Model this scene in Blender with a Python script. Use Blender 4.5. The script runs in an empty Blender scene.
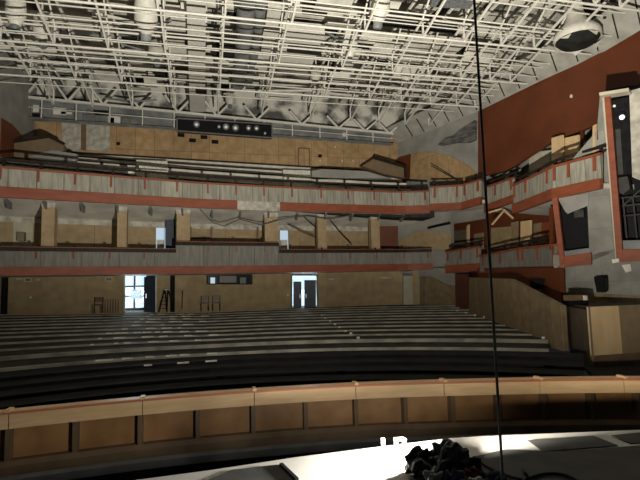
import bpy, bmesh, math, random
from mathutils import Vector, Matrix
random.seed(7)
COL = bpy.context.scene.collection
R = math.radians

# ------------------------------------------------------------------ camera
FPX, YAW, PITCH, ROLL = 480.0, R(13.5), R(5.47), R(1.5)
EYE = Vector((0, 0, 1.6))
f0 = Vector((math.sin(YAW), math.cos(YAW), 0)); r0 = Vector((math.cos(YAW), -math.sin(YAW), 0)); UP = Vector((0, 0, 1))
fw = f0*math.cos(PITCH) + UP*math.sin(PITCH); u0 = UP*math.cos(PITCH) - f0*math.sin(PITCH)
rt = r0*math.cos(ROLL) - u0*math.sin(ROLL); uv = u0*math.cos(ROLL) + r0*math.sin(ROLL)
cam = bpy.data.cameras.new('camera'); cam.sensor_width = 36; cam.lens = 36*FPX/640; cam.clip_end = 300; cam.clip_start = .05
co = bpy.data.objects.new('camera', cam); COL.objects.link(co)
co.matrix_world = Matrix(((rt.x, uv.x, -fw.x, EYE.x), (rt.y, uv.y, -fw.y, EYE.y), (rt.z, uv.z, -fw.z, EYE.z), (0, 0, 0, 1)))
bpy.context.scene.camera = co

# sight lines of the survey: a reading in the photograph turned into a place in the hall
def ray(px, py): return fw + rt*((px-320)/FPX) + uv*((240-py)/FPX)
def at_y(px, py, Y): d = ray(px, py); return EYE + d*(Y/d.y)
def at_z(px, py, Z): d = ray(px, py); return EYE + d*((Z-EYE.z)/d.z)
def on_plane(px, py, P, Q):            # vertical plane over the plan line P-Q
    n = Vector((Q[1]-P[1], P[0]-Q[0], 0)); d = ray(px, py)
    return EYE + d*(((Vector((P[0], P[1], 0))-EYE).dot(n))/d.dot(n))
def lerp(a, b, t): return a+(b-a)*t
def interp(x, X, Y):
    if x <= X[0]: return Y[0]
    for i in range(len(X)-1):
        if x <= X[i+1]: return lerp(Y[i], Y[i+1], (x-X[i])/(X[i+1]-X[i]))
    return Y[-1]
FX = [-18, -9.19, -6.43, -3.3, -.27, 3.68, 7.39, 12.11, 14.1]; FY = [20.9, 24.45, 25.2, 26.05, 26.84, 27.39, 27.8, 28.17, 27.6]
def FC(x): return interp(x, FX, FY)
def on_front(px, py, d=0):
    Y = 27.0
    for _ in range(14): P = at_y(px, py, Y); Y = FC(P.x)+d
    return at_y(px, py, Y)
BX = [-16, -12, -5.2, 0, 5.5, 11.7, 14]; BY = [27.6, 28.2, 29.3, 30.0, 30.5, 30.0, 29.0]
def BW(x): return interp(x, BX, BY)
def on_back(px, py, d=0):
    Y = 29.0
    for _ in range(14): P = at_y(px, py, Y); Y = BW(P.x)+d
    return at_y(px, py, Y)

# ------------------------------------------------------------------ materials
MATS = {}
def mat(name, c, c2=None, scale=3.0, rough=.75, metal=0.0, emit=None, estr=0, bump=0.0, detail=4, stretch=(1, 1, 1), lo=.35, hi=.65, alpha=None):
    m = bpy.data.materials.new(name); m.use_nodes = True; nt = m.node_tree; b = nt.nodes['Principled BSDF']
    b.inputs['Roughness'].default_value = rough; b.inputs['Metallic'].default_value = metal
    b.inputs['Base Color'].default_value = (*c, 1)
    if c2:
        tc = nt.nodes.new('ShaderNodeTexCoord'); mp = nt.nodes.new('ShaderNodeMapping'); mp.inputs['Scale'].default_value = stretch
        n = nt.nodes.new('ShaderNodeTexNoise'); n.inputs['Scale'].default_value = scale; n.inputs['Detail'].default_value = detail
        cr = nt.nodes.new('ShaderNodeValToRGB'); cr.color_ramp.elements[0].position = lo; cr.color_ramp.elements[1].position = hi
        cr.color_ramp.elements[0].color = (*c, 1); cr.color_ramp.elements[1].color = (*c2, 1)
        nt.links.new(tc.outputs['Object'], mp.inputs[0]); nt.links.new(mp.outputs[0], n.inputs['Vector'])
        nt.links.new(n.outputs['Fac'], cr.inputs[0]); nt.links.new(cr.outputs[0], b.inputs['Base Color'])
        if bump:
            bp = nt.nodes.new('ShaderNodeBump'); bp.inputs['Strength'].default_value = bump
            nt.links.new(n.outputs['Fac'], bp.inputs['Height']); nt.links.new(bp.outputs[0], b.inputs['Normal'])
    if max(c) < .03: b.inputs['Specular IOR Level'].default_value = .12
    if emit:
        b.inputs['Emission Color'].default_value = (*emit, 1); b.inputs['Emission Strength'].default_value = estr
    if alpha is not None: b.inputs['Alpha'].default_value = alpha
    MATS[name] = m; return m
def panelled(name, c, c2, seam, w=1.22, h=2.44, scale=2.0, mortar=.012, stretch=(1, 1, 1)):
    """sheet boards with visible joints (brick texture on the X/Z face) and a mottled grain"""
    m = mat(name, c, c2, scale, detail=8, stretch=stretch); nt = m.node_tree; b = nt.nodes['Principled BSDF']
    src = b.inputs['Base Color'].links[0].from_socket
    tc = nt.nodes.new('ShaderNodeTexCoord'); sp = nt.nodes.new('ShaderNodeSeparateXYZ'); cb = nt.nodes.new('ShaderNodeCombineXYZ')
    ad = nt.nodes.new('ShaderNodeMath'); ad.operation = 'SUBTRACT'
    nt.links.new(tc.outputs['Object'], sp.inputs[0]); nt.links.new(sp.outputs[0], ad.inputs[0]); nt.links.new(sp.outputs[1], ad.inputs[1])
    nt.links.new(ad.outputs[0], cb.inputs[0]); nt.links.new(sp.outputs[2], cb.inputs[1])
    br = nt.nodes.new('ShaderNodeTexBrick'); br.offset = 0; br.inputs['Scale'].default_value = 1
    br.inputs['Brick Width'].default_value = w; br.inputs['Row Height'].default_value = h; br.inputs['Mortar Size'].default_value = mortar
    br.inputs['Color1'].default_value = (1, 1, 1, 1); br.inputs['Color2'].default_value = (.78, .78, .78, 1); br.inputs['Mortar'].default_value = (*seam, 1)
    nt.links.new(cb.outputs[0], br.inputs['Vector'])
    mx = nt.nodes.new('ShaderNodeMixRGB'); mx.blend_type = 'MULTIPLY'; mx.inputs[0].default_value = 1
    nt.links.new(src, mx.inputs[1]); nt.links.new(br.outputs['Color'], mx.inputs[2]); nt.links.new(mx.outputs[0], b.inputs['Base Color'])
    return m
mat('white_steel', (.66, .645, .585), (.56, .545, .49), 6, .6)
mat('dirty_white', (.74, .72, .64), (.46, .45, .40), 1.2, .8, detail=6)
mat('grey_duct', (.10, .11, .115), (.22, .23, .23), 1.0, .5)
mat('cove_plaster', (.40, .395, .35), (.29, .285, .255), 1.4, .9, detail=6)
mat('torn', (.035, .036, .034), (.15, .15, .14), 1.6, .9, detail=8, stretch=(1, 1, 4))
mat('deep_black', (.014, .014, .013), (.03, .03, .028), 2)  # near black for ceiling gaps, boxes and the pod underside
mat('slab', (.09, .09, .085), (.62, .61, .55), .7, .9, detail=7, lo=.40, hi=.56)
mat('dark_rust', (.085, .026, .012), (.06, .018, .009), 1.5, .7)
panelled('chipboard', (.36, .23, .105), (.47, .32, .165), (.35, .3, .25), 1.22, 2.6, 2.5)
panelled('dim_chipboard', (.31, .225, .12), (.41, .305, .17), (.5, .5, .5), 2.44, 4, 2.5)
panelled('hessian_board', (.33, .24, .125), (.43, .325, .175), (.8, .8, .8), 2.44, 5, 2.0)
panelled('timber_cladding', (.17, .12, .065), (.24, .18, .10), (.6, .6, .6), .6, 5, 3.0)
mat('rust_paint', (.135, .034, .0085), (.10, .024, .006), .6, .6)
mat('orange_paint', (.26, .066, .027), (.19, .049, .020), 1.4, .6, stretch=(1, 1, 3))
panelled('balcony_panel', (.235, .225, .185), (.38, .365, .305), (.5, .48, .42), .8, 3, 3.0, .02, (3, 3, .35))
panelled('grey_panel', (.16, .155, .133), (.235, .225, .195), (.6, .6, .55), 1.2, 3, 3.0, .02, (3, 3, .35))
panelled('concrete_block', (.195, .19, .168), (.275, .27, .24), (.75, .75, .72), 1.3, 1.3, 1.5, .015)
mat('concrete', (.23, .225, .205), (.31, .30, .275), 1.0, .9, detail=6)
mat('soffit_white', (.74, .72, .64), (.52, .50, .44), .9, .8)
mat('plaster', (.55, .53, .46), (.30, .28, .24), 3, .9, detail=8)
mat('dark_rail', (.018, .014, .012), (.030, .022, .017), 3, .5)
mat('tread', (.026, .025, .022), (.050, .048, .042), 2.2, .95, detail=7)
mat('gallery_riser', (.72, .69, .60), (.55, .53, .46), 2, .9)
mat('pillar_board', (.31, .225, .125), (.40, .30, .175), 2.5, detail=8)
mat('riser', (.42, .39, .31), (.23, .215, .175), 1.6, .95, detail=7)
mat('black_tread', (.016, .016, .016), (.026, .025, .024), 2, .9)
mat('black_riser', (.011, .011, .011), (.018, .018, .017), 2, .9)
mat('chalk', (.78, .76, .66), (.55, .53, .45), 8, .8)
mat('oak_cap', (.80, .56, .30), (.70, .47, .24), 2.0, .45, stretch=(1, 1, 8))
mat('red_edge', (.46, .16, .085), None, rough=.5)
mat('ply_panel', (.25, .128, .044), (.35, .19, .075), 2.2, .4, detail=7)
mat('brown_board', (.13, .085, .045), (.18, .12, .065), 2, .5)
mat('grey_edge', (.16, .16, .155), (.11, .11, .105), 2, .6)
mat('stage_floor', (.62, .61, .57), (.42, .41, .38), .9, .7, detail=9, lo=.3, hi=.7)
mat('stage_black', (.030, .030, .029), (.055, .054, .05), 3, .8, detail=8)
mat('black', (.010, .010, .011), None, rough=.45)
mat('matt_black', (.008, .008, .009), (.015, .015, .016), 6, .9)
mat('pane', (.8, .9, 1), None, rough=.3, emit=(.60, .83, .97), estr=1.05)
mat('dim_pane', (.5, .6, .7), None, rough=.3, emit=(.50, .68, .85), estr=.55)
mat('navy_door', (.018, .028, .05), (.03, .042, .07), 2, .5)
mat('cream', (.50, .47, .36), (.42, .39, .30), 2, .8)
mat('glass_dark', (.015, .025, .033), None, rough=.15)
mat('steel', (.45, .45, .45), None, rough=.35, metal=.8)
mat('lamp_glass_glint', (.8, .8, .78), None, rough=.1, emit=(1, 1, .95), estr=.12)  # weak emission puts the lens glints into the material
mat('bag_film', (.16, .17, .185), (.05, .055, .06), 9, .25, bump=.5)
mat('bin_bag', (.031, .031, .032), (.012, .012, .013), 20, .35, bump=.6)
mat('blue_cloth', (.018, .024, .06), (.01, .014, .035), 8, .9)
mat('red_cloth', (.10, .015, .012), (.05, .01, .008), 8, .9)
mat('grey_cloth', (.16, .165, .17), (.08, .085, .09), 6, .9)
mat('blue_paint', (.03, .09, .22), None)
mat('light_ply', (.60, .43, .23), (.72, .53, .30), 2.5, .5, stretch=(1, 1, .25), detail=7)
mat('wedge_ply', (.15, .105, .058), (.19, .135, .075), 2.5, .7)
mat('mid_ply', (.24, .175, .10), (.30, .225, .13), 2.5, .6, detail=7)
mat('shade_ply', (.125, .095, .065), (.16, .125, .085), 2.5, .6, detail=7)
mat('cable', (.10, .10, .095), None, rough=.5, metal=.3)

# ------------------------------------------------------------------ mesh tools
class MB:
    def __init__(s): s.v = []; s.f = []; s.sm = []
    def add(s, vs, fs, smooth=False):
        o = len(s.v); s.v += [tuple(v) for v in vs]; s.f += [tuple(i+o for i in f) for f in fs]; s.sm += [smooth]*len(fs); return s
    def hexa(s, p):   # 0-3 one face, 4-7 the opposite
        return s.add(p, [(0, 3, 2, 1), (4, 5, 6, 7), (0, 1, 5, 4), (1, 2, 6, 5), (2, 3, 7, 6), (3, 0, 4, 7)])
    def box(s, x0, x1, y0, y1, z0, z1):
        return s.hexa([(x0, y0, z0), (x1, y0, z0), (x1, y1, z0), (x0, y1, z0), (x0, y0, z1), (x1, y0, z1), (x1, y1, z1), (x0, y1, z1)])
    def obox(s, c, size, rz=0, tilt=0, roll=0):
        M = Matrix.Translation(c) @ Matrix.Rotation(rz, 4, 'Z') @ Matrix.Rotation(tilt, 4, 'X') @ Matrix.Rotation(roll, 4, 'Y')
        a, b, h = size[0]/2, size[1]/2, size[2]/2
        return s.hexa([M @ Vector(q) for q in ((-a, -b, -h), (a, -b, -h), (a, b, -h), (-a, b, -h), (-a, -b, h), (a, -b, h), (a, b, h), (-a, b, h))])
    def beam(s, p, q, w, h=None):
        p, q = Vector(p), Vector(q); h = h or w; d = (q-p).normalized()
        a = d.cross(UP); a = Vector((1, 0, 0)) if a.length < 1e-4 else a.normalized(); b = a.cross(d)
        a *= w/2; b *= h/2
        return s.hexa([p-a-b, p+a-b, p+a+b, p-a+b, q-a-b, q+a-b, q+a+b, q-a+b])
    def tube(s, pts, r, n=8, cap=True):
        pts = [Vector(p) for p in pts]; rings = []
        for i, p in enumerate(pts):
            d = (pts[min(i+1, len(pts)-1)]-pts[max(i-1, 0)]).normalized()
            a = d.cross(UP); a = Vector((1, 0, 0)) if a.length < 1e-3 else a.normalized(); b = a.cross(d)
            rr = r[i] if isinstance(r, (list, tuple)) else r
            rings.append([p+(a*math.cos(t)+b*math.sin(t))*rr for t in [2*math.pi*k/n for k in range(n)]])
        vs = [v for g in rings for v in g]
        fs = [(i*n+k, i*n+(k+1) % n, (i+1)*n+(k+1) % n, (i+1)*n+k) for i in range(len(pts)-1) for k in range(n)]
        s.add(vs, fs, True)
        if cap: s.add(rings[0], [tuple(range(n))]); s.add(rings[-1], [tuple(range(n-1, -1, -1))])
        return s
    def prism(s, poly, vec):      # polygon (3-D) pushed along vec
        n = len(poly); v = Vector(vec); a = [Vector(p) for p in poly]; b = [p+v for p in a]
        return s.add(a+b, [tuple(range(n)), tuple(range(2*n-1, n-1, -1))]+[(i, i+n, (i+1) % n+n, (i+1) % n) for i in range(n)])
    def sweep(s, path, prof, zf=None):   # path: plan points; prof: (offset beyond the path, z) closed loop
        m = len(prof); vs = []
        for i, p in enumerate(path):
            a = Vector(path[max(i-1, 0)][:2]); b = Vector(path[min(i+1, len(path)-1)][:2]); d = (b-a).normalized(); nx, ny = -d.y, d.x
            dz = zf(p[0], p[1]) if zf else 0
            for o, z in prof: vs.append((p[0]+nx*o, p[1]+ny*o, z+dz))
        fs = [(i*m+k, (i+1)*m+k, (i+1)*m+(k+1) % m, i*m+(k+1) % m) for i in range(len(path)-1) for k in range(m)]
        fs += [tuple(range(m)), tuple(range((len(path)-1)*m+m-1, (len(path)-1)*m-1, -1))]
        return s.add(vs, fs)
    def band(s, path, d0, d1, z0, z1, zf=None): return s.sweep(path, [(d0, z0), (d0, z1), (d1, z1), (d1, z0)], zf)
    def lathe(s, c, prof, n=16, M=None):  # prof: (r, z)
        M = M or Matrix.Identity(4); c = Vector(c); vs = []
        for r, z in prof:
            for k in range(n):
                t = 2*math.pi*k/n; vs.append(c + M @ Vector((r*math.cos(t), r*math.sin(t), z)))
        m = len(prof)
        s.add(vs, [(i*n+k, i*n+(k+1) % n, (i+1)*n+(k+1) % n, (i+1)*n+k) for i in range(m-1) for k in range(n)], True)
        s.add(vs[:n], [tuple(range(n-1, -1, -1))]); s.add(vs[-n:], [tuple(range(n))]); return s
    def blob(s, c, size, seed, amp=.3, sub=4):
        bm = bmesh.new(); bmesh.ops.create_icosphere(bm, subdivisions=sub, radius=1); rnd = random.Random(seed)
        ph = [(rnd.uniform(-9, 9), rnd.uniform(-9, 9), rnd.uniform(-9, 9), rnd.uniform(0, 6)) for _ in range(8)]
        vs = []
        for v in bm.verts:
            k = 1+amp*sum(math.sin(a*v.co.x+b*v.co.y+g*v.co.z+p) for a, b, g, p in ph)/2.5
            z = v.co.z*k
            vs.append((c[0]+v.co.x*k*size[0], c[1]+v.co.y*k*size[1], max(c[2]+z*size[2], c[2]-size[2]*.62)))
        s.add(vs, [tuple(v.index for v in f.verts) for f in bm.faces], True); bm.free(); return s
    def build(s, name, m, parent=None, origin=None):
        L = Vector((0, 0, 0))
        if parent is not None: L = Vector(parent.get('_base', (0, 0, 0)))
        elif origin is not None: L = Vector(origin)
        else:
            xs = [v[0] for v in s.v]; ys = [v[1] for v in s.v]; zs = [v[2] for v in s.v]
            L = Vector(((min(xs)+max(xs))/2, (min(ys)+max(ys))/2, min(zs)))
        me = bpy.data.meshes.new(name); me.from_pydata([(v[0]-L.x, v[1]-L.y, v[2]-L.z) for v in s.v], [], s.f)
        me.materials.append(MATS[m])
        for p, q in zip(me.polygons, s.sm): p.use_smooth = q
        bm = bmesh.new(); bm.from_mesh(me); bmesh.ops.recalc_face_normals(bm, faces=bm.faces); bm.to_mesh(me); bm.free()
        o = bpy.data.objects.new(name, me); COL.objects.link(o)
        if parent is not None: o.parent = parent; o['_base'] = tuple(L)
        else: o.location = L; o['_base'] = tuple(L)
        return o
def tag(o, label, cat, group=None, kind=None):
    o['label'] = label; o['category'] = cat
    if group: o['group'] = group
    o['kind'] = kind or 'thing'
    return o
def thing(name, label, cat, loc, group=None):
    o = bpy.data.objects.new(name, None); COL.objects.link(o); o.location = loc; o['_base'] = tuple(loc); o.empty_display_size = .2
    return tag(o, label, cat, group)
def struct(name, mb, m):
    o = mb.build(name, m); o['kind'] = 'structure'; return o
def front_path(xa, xb, d=0, step=.8):
    n = max(2, int((xb-xa)/step)+1); return [(lerp(xa, xb, i/n), FC(lerp(xa, xb, i/n))+d) for i in range(n+1)]
def back_path(xa, xb, d=0, step=.8):
    n = max(1, int((xb-xa)/step)+1); return [(lerp(xa, xb, i/n), BW(lerp(xa, xb, i/n))+d) for i in range(n+1)]

# ================================================================== STALLS
TIERS = [(11.6, -1.12), (12.4, -1.02), (13.2, -.92), (14.05, -.83), (14.95, -.74), (15.85, -.655), (16.9, -.555)]
REAR = [18.35+1.2*k for k in range(11)]
def floor_h(r):
    z = -1.2
    for a, b in TIERS:
        if r >= a: z = b
    for k, a in enumerate(REAR):
        if r >= a: z = -.43+.066*k
    return z
def tilt(x, y):
    r = math.hypot(x, y); return .032*max(0, -x)*min(1, max(0, (r-16)/6))
def on_stalls(px, py):
    z = -.3
    for _ in range(40):
        P = at_z(px, py, min(z, 1.2)); z = lerp(z, floor_h(math.hypot(P.x, P.y))+tilt(P.x, P.y), .5)
    return P
A0, A1, NA = R(-42), R(41.5), 60
PX = [-9, -6, -3.65, -2.49, -1.22, .91, 3.16, 4, 5.59, 7.51, 9.06, 11, 13]; PY = [8.8, 9.72, 10.13, 10.27, 10.40, 10.40, 10.22, 10.06, 9.68, 9.2, 8.67, 7.8, 6.7]
def barrier_r(a):      # distance of the pit barrier from the stage centre along a bearing
    r = 11.0
    for _ in range(20): r = lerp(r, interp(r*math.sin(a), PX, PY)/math.cos(a), .5)
    return r+.35
def polar_steps(radii, mt, mr, nm, A1=A1):
    T = MB(); S = MB()
    for k in range(NA):
        a, b = lerp(A0, A1, k/NA), lerp(A0, A1, (k+1)/NA); lim = max(barrier_r(a), barrier_r(b))
        for (r, z), (r2, z2) in zip(radii, radii[1:]):
            if r2 <= lim: continue
            r = max(r, lim)
            P = lambda rr, t, zz: (rr*math.sin(t), rr*math.cos(t), zz+tilt(rr*math.sin(t), rr*math.cos(t)))
            T.add([P(r, a, z), P(r, b, z), P(r2, b, z), P(r2, a, z)], [(0, 1, 2, 3)])
            S.add([P(r2, a, z), P(r2, b, z), P(r2, b, z2), P(r2, a, z2)], [(0, 1, 2, 3)])
            S.add([P(r2-.05, a, z2+.004), P(r2-.05, b, z2+.004), P(r2+.04, b, z2+.004), P(r2+.04, a, z2+.004)], [(0, 1, 2, 3)])
    t = T.build(nm, mt, origin=(0, 0, 0)); t['kind'] = 'structure'
    s_ = S.build('riser', mr, t)
    return t
polar_steps([(10.45, -1.2)]+TIERS[:-1]+[(16.85, -.655)], 'black_tread', 'black_riser', 'floor_front')
polar_steps([(16.86, -.655), (16.9, -.555)]+[(r, -.43+.066*k) for k, r in enumerate(REAR)]+[(36, .25)], 'tread', 'riser', 'floor_stalls', R(38.3))

struct('floor_side', MB().prism([(9.0, 9.2, -1.16), (16, 5.0, -1.16), (18, 16, -1.16), (12.6, 14.6, -1.16)], (0, 0, -.1)), 'black_tread')
# worn white nosings, their glints painted in as chalk white, either side of the left aisle and across the stalls
strips = []; sr = random.Random(31)
for k, (xl, xr) in enumerate(((150, 200), (146, 206), (140, 192), (134, 210), (128, 196), (122, 186), (114, 200), (106, 190), (98, 212), (90, 204))):
    py = (341.5, 337.5, 334, 331, 328, 325, 322, 319.5, 317, 314.8)[9-k]; x = xl
    while x < xr:
        w = sr.uniform(3, 15); strips.append((x+w/2, py-(x-150)*.02, w)); x += w+sr.uniform(2, 20)
strips += [(100, 361, 12), (125, 359.5, 16), (150, 358, 9), (170, 356.5, 14), (184, 355, 12), (212, 353.5, 10), (100, 365, 26), (148, 362.5, 8), (180, 360.5, 18), (208, 358.5, 18)]
for i, (px, py, w) in enumerate(strips):
    c = on_stalls(px, py); b = on_stalls(px+w/2, py-.3); a = on_stalls(px-w/2, py+.3)
    r = math.hypot(c.x, c.y); rs = min([t[0] for t in TIERS]+REAR, key=lambda q: abs(q-r)); 
    t0 = math.atan2(a.x, a.y); t1 = math.atan2(b.x, b.y); m = MB(); n = 4; th = random.Random(i).uniform(.05, .09)
    frag = random.Random(100+i); P = lambda t, ro, dz: (lambda x, y: (x, y, floor_h(rs+.01)+tilt(x, y)+dz))((rs+ro)*math.sin(t), (rs+ro)*math.cos(t))
    cut = frag.uniform(0, .35)*(w > 10); n = 3; t0 = lerp(t0, t1, cut)
    for k in range(n):
        ta, tb = lerp(t0, t1, k/n), lerp(t0, t1, (k+1)/n); th = frag.uniform(-.03, .04)
        m.hexa([P(ta, -.06, -.03), P(tb, -.06, -.03), P(tb, .05, -.03), P(ta, .05, -.03), P(ta, -.06, .014), P(tb, -.06, .014), P(tb, th, .014), P(ta, th, .014)])
    tag(m.build('step_nosing_glint', 'chalk'), 'short chalk white worn nosing with its glint painted in, near the left aisle', 'step nosing', 'worn white nosings and painted glints on the stalls steps')
for pts, lab, grp in (([(321.9,315.8),(325.4,318.5),(330.2,321.7),(335,324.8),(339.6,327.9),(345.8,331.7),(351,335.6),(358.3,339.4)], 'small white light box on a step end of the centre aisle', 'centre aisle step lights'),
                 ([(457.4,310.4),(465.9,312.3),(475,314.8),(484.4,317.7),(503.8,323.7),(513.2,327),(523.3,330.8),(533.8,335),(543.4,338.7)], 'small white light box on a step end beside the sloping timber side wall', 'side aisle step lights')):
    for px, py in pts:
        c = on_stalls(px, py); a = -math.atan2(c.x, c.y); z = floor_h(math.hypot(c.x, c.y))+tilt(c.x, c.y)
        m = MB(); m.obox((c.x, c.y, z+.025), (.10, .09, .05), a); m.obox((c.x, c.y, z+.058), (.12, .11, .016), a)
        tag(m.build('step_light', 'chalk'), lab, 'step light', grp)

# rear wall of the stalls with its openings
def bx(px, py=293): return on_back(px, py).x
WB, WT = -.6, 2.75
def back_wall(name, xa, xb, m, z0=WB, z1=WT):
    return struct(name, MB().band(back_path(xa, xb), 0, .25, z0, z1), m)
ws = [(-15, bx(0)), (bx(8), bx(125)), (bx(156), bx(170)), (bx(175), bx(292)), (bx(317), bx(403)), (bx(420), 13.2)]
nm = 'wall_back'
for k, (a, b) in enumerate(ws):
    if k == 3:
        w0, w1 = bx(207), bx(252)
        m = MB().band(back_path(a, w0), 0, .25, WB, WT).band(back_path(w1, b), 0, .25, WB, WT)
        zl = on_back(230, 284).z
        m.band(back_path(w0, w1), 0, .25, WB, zl); struct('wall_back', m, 'hessian_board')
    else: back_wall('wall_back', a, b, 'hessian_board')
# dark lobby behind the openings
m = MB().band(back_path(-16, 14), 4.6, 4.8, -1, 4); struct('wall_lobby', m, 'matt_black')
m = MB().band(back_path(-16, 14), .25, 4.6, -.5, .22, lambda x, y: .28-.02*x-.25); struct('floor_lobby', m, 'concrete')
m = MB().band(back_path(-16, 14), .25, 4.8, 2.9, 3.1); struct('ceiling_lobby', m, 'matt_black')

def glazing(name, px0, px1, py0, py1, d, cols, rows, label=None):
    """lobby window: frame with mullions and one lit pane mesh"""
    P0, P1 = on_back(px0, (py0+py1)/2, d), on_back(px1, (py0+py1)/2, d)
    zt, zb = on_back(px0, py0, d).z, on_back(px0, py1, d).z
    fr = MB()
    def pt(u, z, o=0): return Vector((lerp(P0.x, P1.x, u), lerp(P0.y, P1.y, u)-o, z))
    for i in range(cols+1): fr.beam(pt(i/cols, zb, .05), pt(i/cols, zt, .05), .11)
    for z in rows: fr.beam(pt(0, lerp(zb, zt, z), .05), pt(1, lerp(zb, zt, z), .05), .10)
    o = fr.build(name, 'grey_duct'); o['kind'] = 'structure'
    MB().hexa([pt(0, zb), pt(1, zb), pt(1, zb, -.03), pt(0, zb, -.03), pt(0, zt), pt(1, zt), pt(1, zt, -.03), pt(0, zt, -.03)]).build('pane', 'pane', o)
    return o
def quad_on(px0, px1, py0, py1, d, th, surf=on_back):
    a, b = surf(px0, py1, d), surf(px1, py1, d); c, e = surf(px1, py0, d), surf(px0, py0, d)
    return MB().prism([a, b, c, e], (0, th, 0))
struct('doorway_dark_backing', quad_on(-14, 9.5, 270, 320, .3, .05), 'matt_black')  # added black sheets that keep the unlit doorways dark
struct('doorway_dark_backing', quad_on(169, 176, 270, 320, .4, .05), 'matt_black')
w1 = glazing('window_1', 122, 147, 273, 309, 3.6, 2, (0, .35, .62, 1))
s = tag(quad_on(131, 142, 290, 299, 3.3, .05).build('notice_board', 'dim_pane'), 'pale notice with painted backlight glow on the bright lobby window', 'notice board')  # backlight put into the notice as a faint glow of its own
a, b = on_back(142, 311, .3), on_back(156, 311, .25)
d1 = MB().prism([(a.x, a.y+.8, .3), (b.x, b.y+.05, .3), (b.x, b.y+.05, 2.42), (a.x, a.y+.8, 2.42)], (0, .06, 0)).build('door_1', 'navy_door'); d1['kind'] = 'structure'
MB().beam(on_back(146, 294, .9), on_back(146, 298, .9), .05).build('door_handle', 'steel', d1)
w2 = glazing('window_2', 290, 319, 274, 310, 3.4, 1, (0, 1))
for k, (x0, x1) in enumerate(((293.5, 301.5), (304.5, 316))):
    d = quad_on(x0, x1, 281.5 if k == 0 else 280, 310, .35, .06).build('door_%d' % (k+2), 'navy_door'); d['kind'] = 'structure'
    xm = 300 if k == 0 else 306
    MB().beam(on_back(xm, 294, .28), on_back(xm, 298, .28), .05).build('door_handle', 'steel', d)
d = quad_on(403, 420, 276, 307, .02, .06).build('door_4', 'cream'); d['kind'] = 'structure'
MB().beam(on_back(417, 292, -.05), on_back(417, 294, -.05), .06).build('door_handle', 'steel', d)
def trims(name, px0, px1, pt_, pb, n):
    m = MB(); w = .1
    for px in (px0, px1): a, b = on_back(px, pb, -.03), on_back(px, pt_, -.03); m.beam(a, b, w, .08)
    m.beam(on_back(px0, pt_, -.03), on_back(px1, pt_, -.03), .08, w)
    return struct(name, m, n)
trims('trim_1', 124.5, 156, 274.5, 312, 'dirty_white'); trims('trim_2', 291.5, 317.5, 275, 309, 'brown_board'); trims('trim_3', 403, 420.5, 275.5, 307, 'brown_board')
# daylight on the threshold is real: one soft source in each lit doorway
def area(name, loc, target, size, power, col):
    l = bpy.data.lights.new(name, 'AREA'); l.shape = 'RECTANGLE'; l.size, l.size_y = size; l.energy = power; l.color = col
    o = bpy.data.objects.new(name, l); COL.objects.link(o); o.location = loc
    o.rotation_euler = (Vector(target)-Vector(loc)).to_track_quat('-Z', 'Y').to_euler(); return o
for px, w in ((134, 1.4), (305, 1.3)):
    p = on_back(px, 290, 3.2); q = on_back(px, 325, -2)
    area('daylight', (p.x, p.y, 1.9), (q.x, q.y, .1), (w, 1.3), 220, (.72, .9, 1))

# control room slot
p0, p1 = on_back(207, 279, .25), on_back(252, 279, .25); zt, zb = on_back(230, 273, .25).z, on_back(230, 284, .25).z
m = MB(); 
for px in (207, 219, 237, 252): m.beam(on_back(px, 284, .02), on_back(px, 273.5, .02), .06)
m.beam(on_back(207, 284, -.02), on_back(252, 284, -.02), .1, .06)
w3 = struct('window_3', m, 'black')
quad_on(208, 251, 274, 284, .18, .02).build('pane', 'glass_dark', w3)
tag(quad_on(210.5, 215, 277.5, 284, .1, .05).build('monitor', 'dim_pane'), 'small lit blue white screen at the left end of the control room slot', 'monitor')
tag(quad_on(219.5, 237, 276, 282.5, .10, .05).build('display_panel', 'concrete'), 'pale grey panel leaning inside the control room slot', 'panel')
tag(quad_on(240, 246, 277.5, 284, .10, .05).build('electronics_rack', 'grey_duct'), 'grey rack of equipment at the right end of the control room slot', 'equipment rack')

# small items along the rear wall
def frame_box(px0, px1, py0, py1, surf, name, label, cat, m='cream'):
    a, b, c, e = surf(px0, py1, -.04), surf(px1, py1, -.04), surf(px1, py0, -.04), surf(px0, py0, -.04); k = MB()
    for p, q in ((a, b), (b, c), (c, e), (e, a)): k.beam(p, q, .05)
    o = k.build(name, m); quad_on(px0, px1, py0, py1, -.02, .02, surf).build('backing', 'brown_board', o)
    return tag(o, label, cat)
frame_box(24.5, 31, 278, 281.5, on_back, 'exit_sign_frame', 'small pale sign frame high on the stalls rear wall beside the black doorway', 'sign frame')
frame_box(105.5, 112, 277.5, 281, on_back, 'exit_sign_frame', 'small pale sign frame high on the stalls rear wall left of the bright glazed doorway', 'sign frame')
for px, py, lab in ((30.5, 297.5, 'small white switch plate on the rear wall near the black doorway'), (288, 295, 'small white switch plate beside the navy double doors'),
                    (388, 294, 'small white switch plate on the rear wall left of the cream door')):
    tag(quad_on(px-.9, px+.9, py-1, py+1, -.03, .04).build('light_switch', 'chalk'), lab, 'light switch')
for x0, x1, y0, lab in ((16, 22, 278, 'white plaster smear left of the small pale sign frame'), (36.5, 39.5, 279, 'white plaster smear right of the small pale sign frame'), (329, 334, 278.5, 'white plaster smear on the rear wall right of the navy double doors'), (380, 392, 277, 'white plaster smear above the switch near the cream door'), (96, 104, 275.3, 'white plaster smear above the sign frame near the glazed doorway')):
    tag(quad_on(x0, x1, y0, y0+1.6, -.015, .02).build('plaster_patch', 'plaster'), lab, 'plaster patch')
rr = random.Random(4)
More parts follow.
